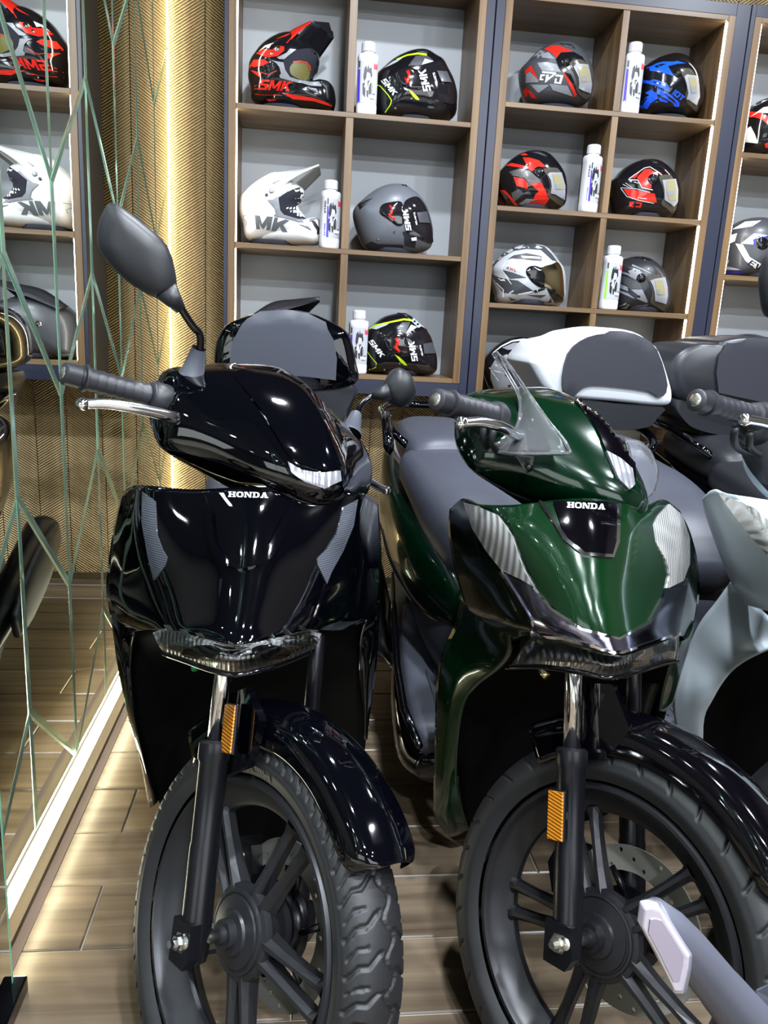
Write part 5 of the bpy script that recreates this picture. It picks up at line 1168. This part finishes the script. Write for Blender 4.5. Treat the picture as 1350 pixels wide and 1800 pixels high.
# sides, inner arch
rowsurf('leg_shield', [[(187, 1044, 1.39), (212, 1080, 1.37), (236, 1114, 1.35)], [(198, 1110, 1.40), (215, 1130, 1.38), (230, 1150, 1.37)], [(208, 1180, 1.41), (220, 1190, 1.38), (231, 1205, 1.38)], [(226, 1265, 1.42), (236, 1270, 1.39), (243, 1280, 1.40)], [(248, 1345, 1.43), (254, 1345, 1.40), (260, 1345, 1.42)], [(262, 1421, 1.44), (272, 1415, 1.42), (280, 1405, 1.43)]], BLACK, b1, .004)
rowsurf('leg_shield', [[(644, 1092, 1.35), (657, 1075, 1.37), (669, 1045, 1.39)], [(634, 1130, 1.37), (648, 1125, 1.38), (666, 1110, 1.40)], [(632, 1190, 1.38), (645, 1190, 1.38), (661, 1180, 1.41)], [(638, 1240, 1.40), (645, 1240, 1.40), (653, 1235, 1.42)], [(640, 1300, 1.42), (643, 1300, 1.42), (646, 1300, 1.43)]], BLACK, b1, .004)
rowsurf('inner_arch', [[(228, 1112, 1.40), (300, 1105, 1.30), (430, 1125, 1.28), (560, 1105, 1.30), (650, 1090, 1.40)], [(228, 1180, 1.40), (320, 1180, 1.44), (430, 1180, 1.47), (560, 1180, 1.44), (640, 1190, 1.40)], [(245, 1290, 1.42), (340, 1290, 1.48), (440, 1290, 1.50), (560, 1290, 1.48), (642, 1300, 1.42)], [(280, 1408, 1.44), (350, 1410, 1.50), (450, 1420, 1.52), (560, 1400, 1.50), (630, 1370, 1.46)], [(300, 1440, 1.46), (370, 1480, 1.52), (460, 1520, 1.54), (560, 1480, 1.52), (620, 1420, 1.50)]], WELL, b1, .004)
rowsurf('inner_leg_shield', [[(216, 866, 1.36), (330, 862, 1.33), (440, 858, 1.32), (550, 862, 1.33), (664, 886, 1.36)], [(205, 930, 1.43), (330, 930, 1.46), (440, 930, 1.47), (560, 930, 1.46), (662, 935, 1.43)], [(200, 1040, 1.43), (330, 1050, 1.50), (440, 1050, 1.52), (560, 1050, 1.50), (660, 1045, 1.43)], [(225, 1180, 1.44), (330, 1180, 1.53), (440, 1180, 1.55), (560, 1180, 1.53), (645, 1180, 1.44)], [(262, 1330, 1.46), (340, 1340, 1.54), (440, 1340, 1.56), (560, 1330, 1.54), (640, 1290, 1.46)]], MATTE, b1, .004, off=-1)
MB().lathe(P(342, 1175, 1.12), (0, 1, 0), [(0, 1e-4), (0, .006), (.02, .006)], 12).out('green_bolt', mat('green_bolt', (0.03, 0.35, 0.12), 0.3, 0.6), b1, label='small green bolt under the headlamp')
# slot on the fender
patch('fender_recess', fb, tr(180, 1130, 2.4107, [(915, 275), (965, 245), (1050, 370), (1010, 390), (960, 350)]), BLACK2, b1, 0.003, 6, 0.003)
rear_half(B1, b1, BLACK)
top_case(b1, [(381, 660), (376, 635), (380, 600), (396, 572), (425, 558), (465, 548), (510, 545), (545, 550), (575, 562), (602, 577), (617, 595), (627, 640), (630, 668), (600, 684), (500, 690), (420, 680)],
         [(392, 678), (500, 686), (622, 675), (616, 720), (598, 750), (500, 760), (420, 752), (400, 720)],
         [(404, 668), (404, 640), (408, 603), (425, 571), (458, 552), (505, 549), (540, 555), (571, 570), (586, 597), (592, 630), (590, 668), (540, 662), (470, 656)], 2.30, BLACK, BOXDARK, add_noise(mat('pale_grey_backrest', (0.042, 0.046, 0.062), 0.45), 900, 0.2, 0, dist=0.0005))
MB().box((-.09, 2.36, .86), (.09, 2.6, .925), lambda p: B1(*p)).out('case_carrier', MATTE, b1, smooth=False)

# ======================================================================= green scooter
b2 = root('motor_scooter', (0.5, 1.35, 0), 'deep metallic green scooter with clear wind deflector in the middle of the row', 'scooter', 'scooters parked in a row')
S2 = Steer((.483, .938, .283), .5975, .0887); B2 = Body(.508, -.066, .075)
RIM2 = mat('satin_black_rim', (0.012, 0.012, 0.014), 0.35, 0.3)
wheel(S2, b2, 1, RIM2, 0.58); fork(S2, b2, b0=-.012, nutm=STEEL)
BLK2 = mat('black_plum_gloss', (0.0010, 0.0008, 0.0016), 0.06, coat=0.6)
FV, FF = fender(S2, b2, 22, 112, m_=BLK2)
MB().loft([[S2(al, q[0], q[1]) for q in ((-.03, .245), (.03, .255), (.07, .30), (.04, .365), (-.03, .365))] for al in (-.062, -.05)]).out('fender_stay', BLK2, b2, smooth=False)
reflector(S2, b2, -.118, -.012, .17)
MB().box((-.112, -.02, .165), (-.09, -.004, .175), lambda p: S2(*p)).out('reflector_clip', STEEL, b2, smooth=False)
G2 = [(a, [(b - .052, g - .002) for b, g in p]) for a, p in G1]
cb = cowl(S2, b2, sym(G2), GREEN)
c4 = lambda pts: tr(670, 560, 2.25, pts)
patch('cowl_hood', cb, smoothpoly(c4([(765, 325), (830, 338), (925, 422), (985, 520), (1000, 600), (990, 670), (930, 620), (895, 550), (850, 440), (795, 365)]), 3), BLK2, b2, 0.004, 8, 0.006)
patch('position_lamp', cb, c4([(885, 530), (940, 560), (985, 600), (995, 660), (975, 680), (930, 635)]), REFL, b2, 0.006, 6, 0.005, label='clear ribbed position lamp')
MB().tube([S2(0, -.09, .42), S2(0, -.115, .70)], [.075, .06], 24).out('steering_column', WELL, b2)
grip([P(765, 702, 1.155), P(882, 733, 1.245)], b2); grip([P(1072, 815, 1.60), S2(.16, -.14, .78)], b2)
for sg in (-1,): MB().lathe(S2(sg * .225, -.12, .785), S2.a * -sg, [(0, .02), (.004, .026), (.03, .03), (.05, .022)], 24).out('switch_housing', MATTE, b2)
lever([P(814, 743, 1.13), P(845, 742, 1.14), P(880, 750, 1.16), P(905, 762, 1.20), P(918, 766, 1.25)], b2)
MB().tube([P(868, 755, 1.20), P(862, 778, 1.21), P(875, 795, 1.23), P(905, 800, 1.27)], .006, 8).out('brake_hose', MATTE, b2)
MB().tube([P(850, 750, 1.2), P(848, 770, 1.21), P(856, 788, 1.22)], .005, 8).out('brake_cable', MATTE, b2)
W_ = [[(866, 622, 1.38), (872, 619, 1.36), (884, 628, 1.35)], [(893, 660, 1.34), (905, 655, 1.32), (922, 682, 1.30)], [(914, 706, 1.29), (932, 698, 1.27), (962, 738, 1.24)], [(903, 760, 1.25), (942, 745, 1.23), (990, 772, 1.18)], [(850, 792, 1.24), (915, 798, 1.20), (1003, 797, 1.16)]]
rowsurf('wind_deflector', W_, ACRYL, b2, .004, label='clear acrylic deflector wing')
m = MB()
for pth in ([(866, 622, 1.38), (893, 660, 1.34), (914, 706, 1.29), (903, 760, 1.25), (850, 792, 1.24)], [(884, 628, 1.35), (922, 682, 1.30), (962, 738, 1.24), (990, 772, 1.18), (1003, 797, 1.16)], [(850, 792, 1.24), (915, 798, 1.20), (1003, 797, 1.16)]):
    m = MB().tube(spline([P(*q) for q in pth], 5), .0032, 8); m.out('deflector_edge', ACRYL, b2)
rowsurf('deflector_bracket', [[(905, 798, 1.21), (940, 802, 1.20)], [(918, 820, 1.22), (938, 815, 1.21)], [(926, 832, 1.23), (934, 828, 1.22)]], ACRYL, b2, .004, 3, 3)
MB().lathe(P(930, 822, 1.205), (0, -1, 0), [(0, .006), (.004, .006), (.004, 1e-4)], 12).out('deflector_screw', FORKB, b2)
rowsurf('wind_deflector', [[(1098, 770, 1.44), (1125, 775, 1.46), (1145, 792, 1.48)], [(1108, 810, 1.43), (1135, 812, 1.45), (1158, 825, 1.47)], [(1112, 850, 1.42), (1132, 852, 1.44), (1152, 862, 1.46)], [(1095, 872, 1.38), (1118, 880, 1.40), (1135, 878, 1.42)]], ACRYL, b2, .004, label='clear acrylic deflector wing, far side')
R_ = [[(790, 895, 1.33), (814, 876, 1.275), (842, 886, 1.22), (905, 887, 1.17), (1010, 876, 1.14), (1078, 880, 1.165), (1130, 889, 1.215), (1166, 878, 1.28), (1195, 897, 1.34)],
      [(788, 935, 1.35), (815, 925, 1.27), (852, 927, 1.195), (922, 928, 1.13), (1022, 928, 1.10), (1092, 928, 1.13), (1145, 928, 1.20), (1183, 930, 1.27), (1214, 937, 1.35)],
      [(796, 988, 1.37), (824, 986, 1.27), (870, 986, 1.175), (938, 986, 1.10), (1034, 988, 1.065), (1103, 988, 1.10), (1156, 986, 1.18), (1198, 986, 1.27), (1227, 992, 1.37)],
      [(810, 1042, 1.38), (842, 1042, 1.27), (890, 1042, 1.155), (956, 1046, 1.075), (1046, 1052, 1.035), (1112, 1047, 1.08), (1163, 1042, 1.17), (1204, 1040, 1.28), (1229, 1046, 1.38)],
      [(826, 1088, 1.38), (862, 1092, 1.26), (905, 1095, 1.145), (970, 1102, 1.055), (1062, 1112, 1.01), (1125, 1102, 1.06), (1170, 1094, 1.16), (1204, 1088, 1.28), (1222, 1090, 1.38)],
      [(850, 1135, 1.37), (890, 1132, 1.25), (932, 1121, 1.13), (1000, 1134, 1.045), (1080, 1151, 1.0), (1132, 1138, 1.05), (1175, 1122, 1.14), (1196, 1118, 1.23), (1212, 1125, 1.37)]]
v, f, nu, nv = gridsurf([[P(*q) for q in r] for r in R_], 6, 6)
o = mk('front_shield', v, f, GREEN, b2); solid(o, 0.004, 1); sb2 = bvh_of(v, f)
c5 = lambda pts: tr(670, 830, 1.985, pts)
patch('centre_panel', sb2, smoothpoly(c5([(500, 118), (600, 112), (820, 112), (930, 125), (942, 190), (955, 260), (985, 340), (975, 420), (925, 520), (820, 578), (705, 540), (605, 472), (545, 395), (500, 300), (470, 220), (440, 140)]), 3), GREEN_LIT, b2, 0.003, 10, 0.005, label='green centre panel of the shield')
patch('metallic_band', sb2, c5([(425, 345), (480, 430), (530, 515), (530, 562), (640, 574), (740, 602), (820, 637), (920, 602), (1035, 566), (1048, 480), (1062, 395), (985, 405), (972, 450), (928, 528), (820, 586), (700, 548), (600, 480), (540, 402)]), DARKCHROME, b2, 0.0035, 8, 0.004, label='dark violet chrome band')
e1_ = c5([(540, 400), (600, 476), (700, 545), (820, 582), (928, 525), (975, 440)]); e2_ = c5([(425, 345), (480, 430), (530, 515), (532, 560), (640, 572), (740, 600), (820, 634), (920, 600), (1035, 564)])
for e_ in (e1_, e2_): patch('band_edge', sb2, strip2(e_, 4.5), CHROME, b2, 0.006, 6, 0.003)
patch('indicator_lens', sb2, c5([(292, 105), (335, 118), (412, 152), (462, 225), (487, 300), (505, 345), (540, 402), (490, 372), (425, 342), (372, 275), (322, 195)]), HREFL, b2, 0.003, 7, 0.006, label='large clear indicator lens')
patch('indicator_lens', sb2, c5([(1000, 112), (1045, 150), (1072, 230), (1072, 320), (1050, 378), (990, 408), (1002, 360), (990, 310), (952, 245), (945, 190), (965, 150)]), HREFL, b2, 0.003, 7, 0.006, label='large clear indicator lens')
patch('badge_plate', sb2, c5([(600, 108), (805, 108), (818, 130), (812, 240), (796, 290), (705, 285), (642, 235)]), BLK2, b2, 0.006, 8, 0.006, label='glossy black badge plate')
for e_ in ([(556, 104), (600, 170), (645, 240), (706, 290), (798, 296), (815, 245), (820, 115)],): patch('badge_frame', sb2, strip2(c5(e_), 6), CHROME, b2, 0.007, 6, 0.006)
multi_patch('shield_lettering', sb2, word('HONDA', SLAB, (996, 897), (1058, 900), 10, 0, .1), WHITE, b2, 0.0075, 6)
HL = [[(898, 1170, 1.17), (938, 1120, 1.135), (1010, 1134, 1.05), (1083, 1152, 1.005), (1135, 1138, 1.05), (1175, 1121, 1.13), (1194, 1116, 1.17)],
      [(895, 1171, 1.16), (945, 1150, 1.10), (1015, 1160, 1.03), (1078, 1172, .99), (1130, 1160, 1.04), (1170, 1145, 1.11), (1194, 1140, 1.15)],
      [(890, 1173, 1.15), (950, 1172, 1.09), (1020, 1182, 1.03), (1075, 1191, 1.01), (1125, 1178, 1.04), (1165, 1166, 1.10), (1190, 1162, 1.14)]]
rowsurf('headlamp_reflector', [[(x, y, Y + .022) for x, y, Y in r] for r in HL], HREFL, b2, .002)
rowsurf('headlamp_lens', HL, LENS, b2, .003, label='clear curved headlamp cover')
MB().tube(spline([P(x, y, Y - .002) for x, y, Y in HL[2]], 5), .0045, 8).out('headlamp_rim', BLACK2, b2)
rowsurf('leg_shield', [[(812, 1045, 1.40), (850, 1085, 1.30), (895, 1110, 1.20)], [(800, 1095, 1.41), (845, 1125, 1.32), (897, 1150, 1.22)], [(783, 1132, 1.42), (828, 1155, 1.34), (876, 1178, 1.27)], [(773, 1160, 1.43), (806, 1182, 1.36), (842, 1204, 1.32)], [(766, 1215, 1.44), (790, 1228, 1.38), (817, 1236, 1.35)], [(764, 1310, 1.44), (784, 1308, 1.40), (805, 1302, 1.38)], [(762, 1400, 1.45), (782, 1390, 1.41), (804, 1370, 1.40)], [(766, 1440, 1.46), (788, 1430, 1.43), (812, 1415, 1.42)], [(790, 1472, 1.48), (805, 1468, 1.46), (824, 1458, 1.45)]], GREEN_LIT, b2, .004)
rowsurf('leg_shield', [[(1196, 1130, 1.25), (1210, 1120, 1.30), (1222, 1092, 1.36)], [(1182, 1165, 1.25), (1196, 1160, 1.28), (1210, 1142, 1.31)], [(1168, 1205, 1.26), (1182, 1205, 1.28), (1195, 1195, 1.30)], [(1160, 1250, 1.27), (1170, 1250, 1.29), (1182, 1240, 1.31)]], GREEN, b2, .004)
rowsurf('inner_arch', [[(868, 1146, 1.38), (950, 1130, 1.30), (1060, 1150, 1.27), (1150, 1125, 1.28), (1205, 1110, 1.32)], [(820, 1232, 1.40), (930, 1225, 1.45), (1040, 1225, 1.47), (1120, 1225, 1.42), (1176, 1215, 1.31)], [(806, 1310, 1.42), (920, 1310, 1.48), (1020, 1310, 1.50), (1110, 1300, 1.44), (1160, 1280, 1.32)], [(812, 1410, 1.44), (900, 1400, 1.50), (1000, 1395, 1.52), (1080, 1390, 1.46), (1130, 1360, 1.34)], [(830, 1470, 1.46), (900, 1460, 1.52), (1000, 1450, 1.54), (1070, 1430, 1.48), (1110, 1400, 1.38)]], WELL, b2, .004)
rowsurf('inner_leg_shield', [[(793, 895, 1.35), (905, 890, 1.32), (1015, 880, 1.30), (1110, 888, 1.32), (1194, 897, 1.36)], [(800, 960, 1.44), (910, 950, 1.46), (1015, 950, 1.47), (1110, 950, 1.44), (1200, 950, 1.38)], [(812, 1050, 1.44), (910, 1050, 1.50), (1015, 1050, 1.52), (1110, 1050, 1.46), (1205, 1050, 1.38)], [(800, 1180, 1.45), (900, 1180, 1.53), (1015, 1180, 1.55), (1080, 1180, 1.48), (1170, 1180, 1.35)], [(790, 1330, 1.46), (880, 1340, 1.54), (1000, 1340, 1.56), (1060, 1330, 1.48), (1130, 1290, 1.36)]], MATTE, b2, .004, off=-1)
MB().lathe(P(960, 1188, 1.10), (0, 1, 0), [(0, 1e-4), (0, .0065), (.02, .0065)], 12).out('brass_bolt', BRASS, b2, label='small brass bolt under the headlamp')
rear_half(B2, b2, GREEN)
MB().tube(spline([B2(-.185, 2.20, .80), B2(-.20, 2.16, .84), B2(-.19, 2.3, .90)], 4), [.006, .010, .014] + [.016] * 6, 10).out('rail_end', BLACK, b2)

# ======================================================================= pale blue-grey scooter (third)
b3 = root('motor_scooter', (0.97, 1.4, 0), 'pale blue-grey scooter with white top case, right of the green scooter', 'scooter', 'scooters parked in a row')
S3 = Steer((.975, .955, .283), .62, .08); B3 = Body(.985, -.10, .05)
wheel(S3, b3, 1, RIM2, .5, lowres=True); fork(S3, b3); fender(S3, b3, 24, 112, m_=BLK2)
cowl(S3, b3, [(a * .8 + .075, [(b - .04, g - .01) for b, g in p]) for a, p in sym(G1)], PEARL)
cowl(S3, b3, [(-.135, [(b * .8 - .05, g) for b, g in G1[3][1]]), (-.09, [(b * .85 - .045, g) for b, g in G1[2][1]]), (-.04, [(b * .85 - .04, g - .01) for b, g in G1[2][1]])], MATTE)
MB().tube([S3(0, -.09, .42), S3(0, -.1, .70)], [.075, .06], 24).out('steering_column', WELL, b3)
grip([P(1222, 703, 1.13), P(1335, 735, 1.21)], b3); grip([S3(.32, -.2, .79), S3(.17, -.12, .78)], b3)
lever([P(1312, 738, 1.11), P(1335, 742, 1.13), P(1365, 750, 1.16), P(1395, 758, 1.2)], b3)
for sg in (-1, 1): MB().lathe(S3(sg * .225, -.12, .785), S3.a * -sg, [(0, .02), (.004, .026), (.03, .03), (.05, .022)], 24).out('switch_housing', MATTE, b3)
MB().tube(spline([P(1292, 752, 1.17), P(1290, 775, 1.18), P(1300, 790, 1.2), P(1330, 800, 1.24)], 4), .0065, 8).out('brake_hose', MATTE, b3)
MB().tube(spline([P(1318, 760, 1.19), P(1318, 785, 1.2), P(1335, 800, 1.24)], 4), .006, 8).out('brake_cable', MATTE, b3)
mirror_px(b3, [(1352, 445), (1340, 470), (1336, 500), (1342, 545), (1355, 560), (1390, 540), (1430, 500), (1440, 470), (1410, 440)], 1.22, .026, [(1400, 540, 1.22), (1420, 600, 1.24), (1420, 640, 1.26)], [(1420, 630, 1.26), (1410, 680, 1.28)])
XC3 = 1.0
def mirrow(half):
    """half row from the left edge to the centre, in world points; adds the mirrored right half"""
    return half + [np.array([2 * XC3 - p[0], p[1], p[2]]) for p in half[-2::-1]]
def W3(px, py, Y): return P(px, py, Y)
def ctr(z, Y): return np.array([XC3, Y, z])
rows = [[W3(1234, 876, 1.36), W3(1252, 861, 1.29), W3(1275, 868, 1.24), W3(1345, 878, 1.19), ctr(.88, 1.16)],
        [W3(1240, 905, 1.38), W3(1262, 900, 1.28), W3(1300, 905, 1.21), W3(1372, 915, 1.15), ctr(.83, 1.12)],
        [W3(1262, 968, 1.39), W3(1290, 965, 1.28), W3(1335, 965, 1.18), W3(1400, 970, 1.11), ctr(.77, 1.08)],
        [W3(1284, 1022, 1.40), W3(1312, 1025, 1.28), W3(1360, 1030, 1.16), W3(1420, 1040, 1.08), ctr(.70, 1.04)],
        [W3(1300, 1060, 1.39), W3(1335, 1070, 1.27), W3(1385, 1085, 1.15), W3(1440, 1100, 1.06), ctr(.64, 1.01)]]
v, f, nu, nv = gridsurf([mirrow(r) for r in rows], 5, 5); o = mk('front_shield', v, f, PEARL, b3); solid(o, .004, 1); sb3 = bvh_of(v, f)
patch('indicator_lens', sb3, tr(1150, 820, 3, [(350, 145), (470, 190), (540, 230), (620, 300), (660, 420), (600, 460), (520, 370), (430, 260)]), HREFL, b3, .003, 7, .006, label='large clear indicator lens')
leg = [[(1284, 1022, 1.41), (1310, 1045, 1.36), (1345, 1080, 1.30), (1380, 1110, 1.24)], [(1258, 1058, 1.42), (1290, 1090, 1.37), (1330, 1120, 1.31), (1375, 1128, 1.25)], [(1230, 1095, 1.43), (1258, 1125, 1.38), (1290, 1145, 1.33), (1330, 1150, 1.28)], [(1205, 1150, 1.44), (1230, 1165, 1.40), (1258, 1178, 1.36), (1284, 1182, 1.33)], [(1183, 1220, 1.45), (1210, 1222, 1.41), (1232, 1225, 1.38), (1254, 1228, 1.36)], [(1190, 1290, 1.46), (1210, 1285, 1.43), (1225, 1282, 1.41), (1236, 1278, 1.40)], [(1215, 1400, 1.47), (1225, 1400, 1.45), (1232, 1400, 1.43), (1240, 1400, 1.42)]]
v, f, nu, nv = gridsurf([[P(*q) for q in r] for r in leg], 5, 5); o = mk('leg_shield', v, f, PEARL, b3); solid(o, .004, 1)
v2 = [np.array([2 * XC3 - p[0], p[1], p[2]]) for p in v]; o = mk('leg_shield', v2, flipf(f), PEARL, b3); solid(o, .004, 1)
rows = [[W3(1284, 1040, 1.41), W3(1340, 1080, 1.33), ctr(.62, 1.28)], [W3(1260, 1150, 1.42), W3(1350, 1160, 1.46), ctr(.5, 1.48)], [W3(1235, 1260, 1.43), W3(1330, 1290, 1.50), ctr(.38, 1.52)], [W3(1240, 1400, 1.46), W3(1330, 1420, 1.53), ctr(.25, 1.55)]]
v, f, nu, nv = gridsurf([mirrow(r) for r in rows], 4, 4); mk('inner_arch', v, f, WELL, b3)
rows = [[W3(1236, 878, 1.38), W3(1300, 880, 1.36), ctr(.86, 1.34)], [W3(1262, 960, 1.42), W3(1330, 960, 1.48), ctr(.75, 1.50)], [W3(1290, 1030, 1.44), W3(1350, 1050, 1.52), ctr(.6, 1.54)], [W3(1240, 1150, 1.46), W3(1330, 1170, 1.54), ctr(.45, 1.56)], [W3(1215, 1300, 1.48), W3(1300, 1320, 1.54), ctr(.3, 1.57)]]
v, f, nu, nv = gridsurf([mirrow(r) for r in rows], 4, 4); mk('inner_leg_shield', v, f, MATTE, b3)
rear_half(B3, b3, PEARL)
top_case(b3, [(934, 645), (932, 634), (940, 622), (960, 601), (1000, 591), (1027, 580), (1070, 576), (1114, 583), (1142, 599), (1160, 618), (1178, 670), (1183, 695), (1178, 711), (1150, 713), (1080, 706), (1017, 701), (985, 697), (960, 688)],
         [(1005, 700), (1080, 708), (1170, 715), (1160, 735), (1143, 752), (1092, 757), (1050, 750), (1020, 728)],
         smoothpoly([(988, 684), (987, 662), (996, 622), (1017, 600), (1048, 588), (1092, 586), (1128, 597), (1150, 617), (1165, 660), (1168, 690), (1154, 697), (1137, 687), (1090, 680), (1039, 676), (1021, 683), (1008, 693), (994, 692)], 2), 2.25, WHITEBOX, BOXDARK, PAD)
MB().box((-.09, 2.32, .84), (.09, 2.55, .90), lambda p: B3(*p)).out('case_carrier', MATTE, b3, smooth=False)

# ======================================================================= charcoal-cased scooter (fourth)
b4 = root('motor_scooter', (1.45, 1.9, 0), 'black scooter with charcoal top case, rearmost at the right edge', 'scooter', 'scooters parked in a row')
B4 = Body(1.45, -.08, .05)
rear_half(B4, b4, BLACK, seatm=MATTE)
top_case(b4, [(1176, 655), (1184, 630), (1202, 613), (1228, 603), (1257, 604), (1268, 598), (1300, 592), (1345, 592), (1385, 598), (1420, 615), (1445, 650), (1450, 700), (1440, 730), (1360, 728), (1260, 715), (1190, 700)],
         [(1182, 700), (1260, 716), (1440, 735), (1425, 765), (1390, 785), (1290, 770), (1230, 758), (1200, 740)],
         [(1260, 690), (1256, 655), (1260, 625), (1275, 606), (1310, 599), (1350, 599), (1390, 608), (1420, 640), (1428, 700), (1415, 715), (1330, 705)], 2.30, BOXDARK, BOXDARK, PAD)
MB().box((-.09, 2.34, .86), (.09, 2.6, .905), lambda p: B4(*p)).out('case_carrier', MATTE, b4, smooth=False)
rowsurf('leg_shield', [[(1500, 880, 1.45), (1600, 880, 1.40), (1700, 890, 1.45)], [(1490, 1000, 1.5), (1600, 1000, 1.5), (1700, 1000, 1.5)], [(1480, 1250, 1.5), (1560, 1250, 1.55), (1640, 1250, 1.5)]], BLACK, b4, .01)
T4 = lambda p: B4(p[0], 1.02 + p[1], .285 + p[2]); V, F = TY[2]; mk('front_tyre', [T4(p) for p in V], F, RUBBER, b4)
MB().tube([B4(-.08, 1.02, .285), B4(-.08, 1.4, .9)], .025, 12).out('fork_leg', FORKB, b4)

# ======================================================================= indicator of a nearer scooter, cut by the lower right corner
b5 = root('motor_scooter', (0.62, 0.35, 0), 'grey indicator and arm of a nearer scooter reaching in at the lower right corner', 'scooter')
SG = add_noise(mat('silver_grey_plastic', (0.075, 0.078, 0.100), 0.38), 500, .05)
cc = lambda x, y, Y: P(800 + x / 2.4545, 1500 + y / 2.4545, Y)
def elring(c, u, v, a, b, n=20): return [c + a * math.cos(t) * u + b * math.sin(t) * v for t in np.linspace(0, 2 * math.pi, n, endpoint=False)]
ax = nrm(cc(1250, 700, .60) - cc(850, 215, .56)); uu = nrm(np.cross(ax, (0, 1, 0))); vv = np.cross(uu, ax)
m = MB(); c0 = cc(868, 222, .570); ln = []
for t, a_, b_ in ((0, .004, .006), (.010, .012, .016), (.04, .018, .020), (.08, .021, .021), (.12, .022, .021), (.16, .023, .021), (.17, .024, .022), (.26, .028, .026), (.36, .035, .03)):
    m.loft if False else None; ln.append(elring(c0 + ax * t + uu * (-.004), uu, vv, a_, b_))
MB().loft(ln).out('indicator_arm', SG, b5)
lp_ = [(795, 205), (830, 200), (872, 212), (1014, 440), (1008, 500), (985, 606), (945, 604), (860, 430), (784, 290)]
fr = [cc(x, y, .545) for x, y in lp_]; ba = [cc(x + 14, y - 6, .568) for x, y in lp_]
LNS = mat('frosted_clear_lens', (0.50, 0.47, 0.56), 0.10, trans=0.35, ior=1.4)
cen = np.mean(fr, axis=0); fr2 = [cen + (p - cen) * .86 + np.array([0, -.004, 0]) for p in fr]
bevel(MB().loft([ba, fr, fr2]).out('indicator_lens', LNS, b5, smooth=False, label='clear faceted indicator lens'), .0012)
inn = [cen + (p - cen) * .66 + np.array([0, -.0052, 0]) for p in fr]; inn2 = [p + np.array([0, .004, 0]) for p in inn]
MB().loft([inn2, inn]).out('lens_insert', mat('pale_violet_reflector', (0.36, 0.32, 0.40), 0.3, 0.3), b5, smooth=False)
e = c0 + ax * .34
MB().loft([elring(cc(1035, 505, .585), ax, vv, .006, .016), elring(cc(1060, 545, .60), ax, vv, .011, .02), elring(cc(1130, 640, .61), ax, vv, .014, .022)]).out('arm_collar', SG, b5)
MB().tube([e, np.array([.60, .62, .40]), np.array([.66, .50, .285])], [.034, .05, .04], 16).out('arm_mount', SG, b5)
bevel(MB().add([cc(1290, 590, .62), cc(1400, 540, .62), cc(1500, 700, .66), cc(1300, 680, .62), cc(1290, 600, .66), cc(1400, 550, .66), cc(1500, 710, .70), cc(1300, 690, .66)], [(0, 1, 2, 3), (7, 6, 5, 4), (0, 4, 5, 1), (1, 5, 6, 2), (2, 6, 7, 3), (3, 7, 4, 0)]).out('bracket', SG, b5, smooth=False), .003)
V, F = TY[2]; mk('front_tyre', [np.array([.74 + p[0] * .9, .36 + p[1], .284 + p[2]]) for p in V], F, RUBBER, b5)
MB().tube([(.74, .36, .284), (.62, .36, .284)], .02, 12).out('axle', STEEL, b5)
MB().tube([(.64, .36, .27), (.655, .50, .42)], .022, 12).out('fork_leg', FORKB, b5)
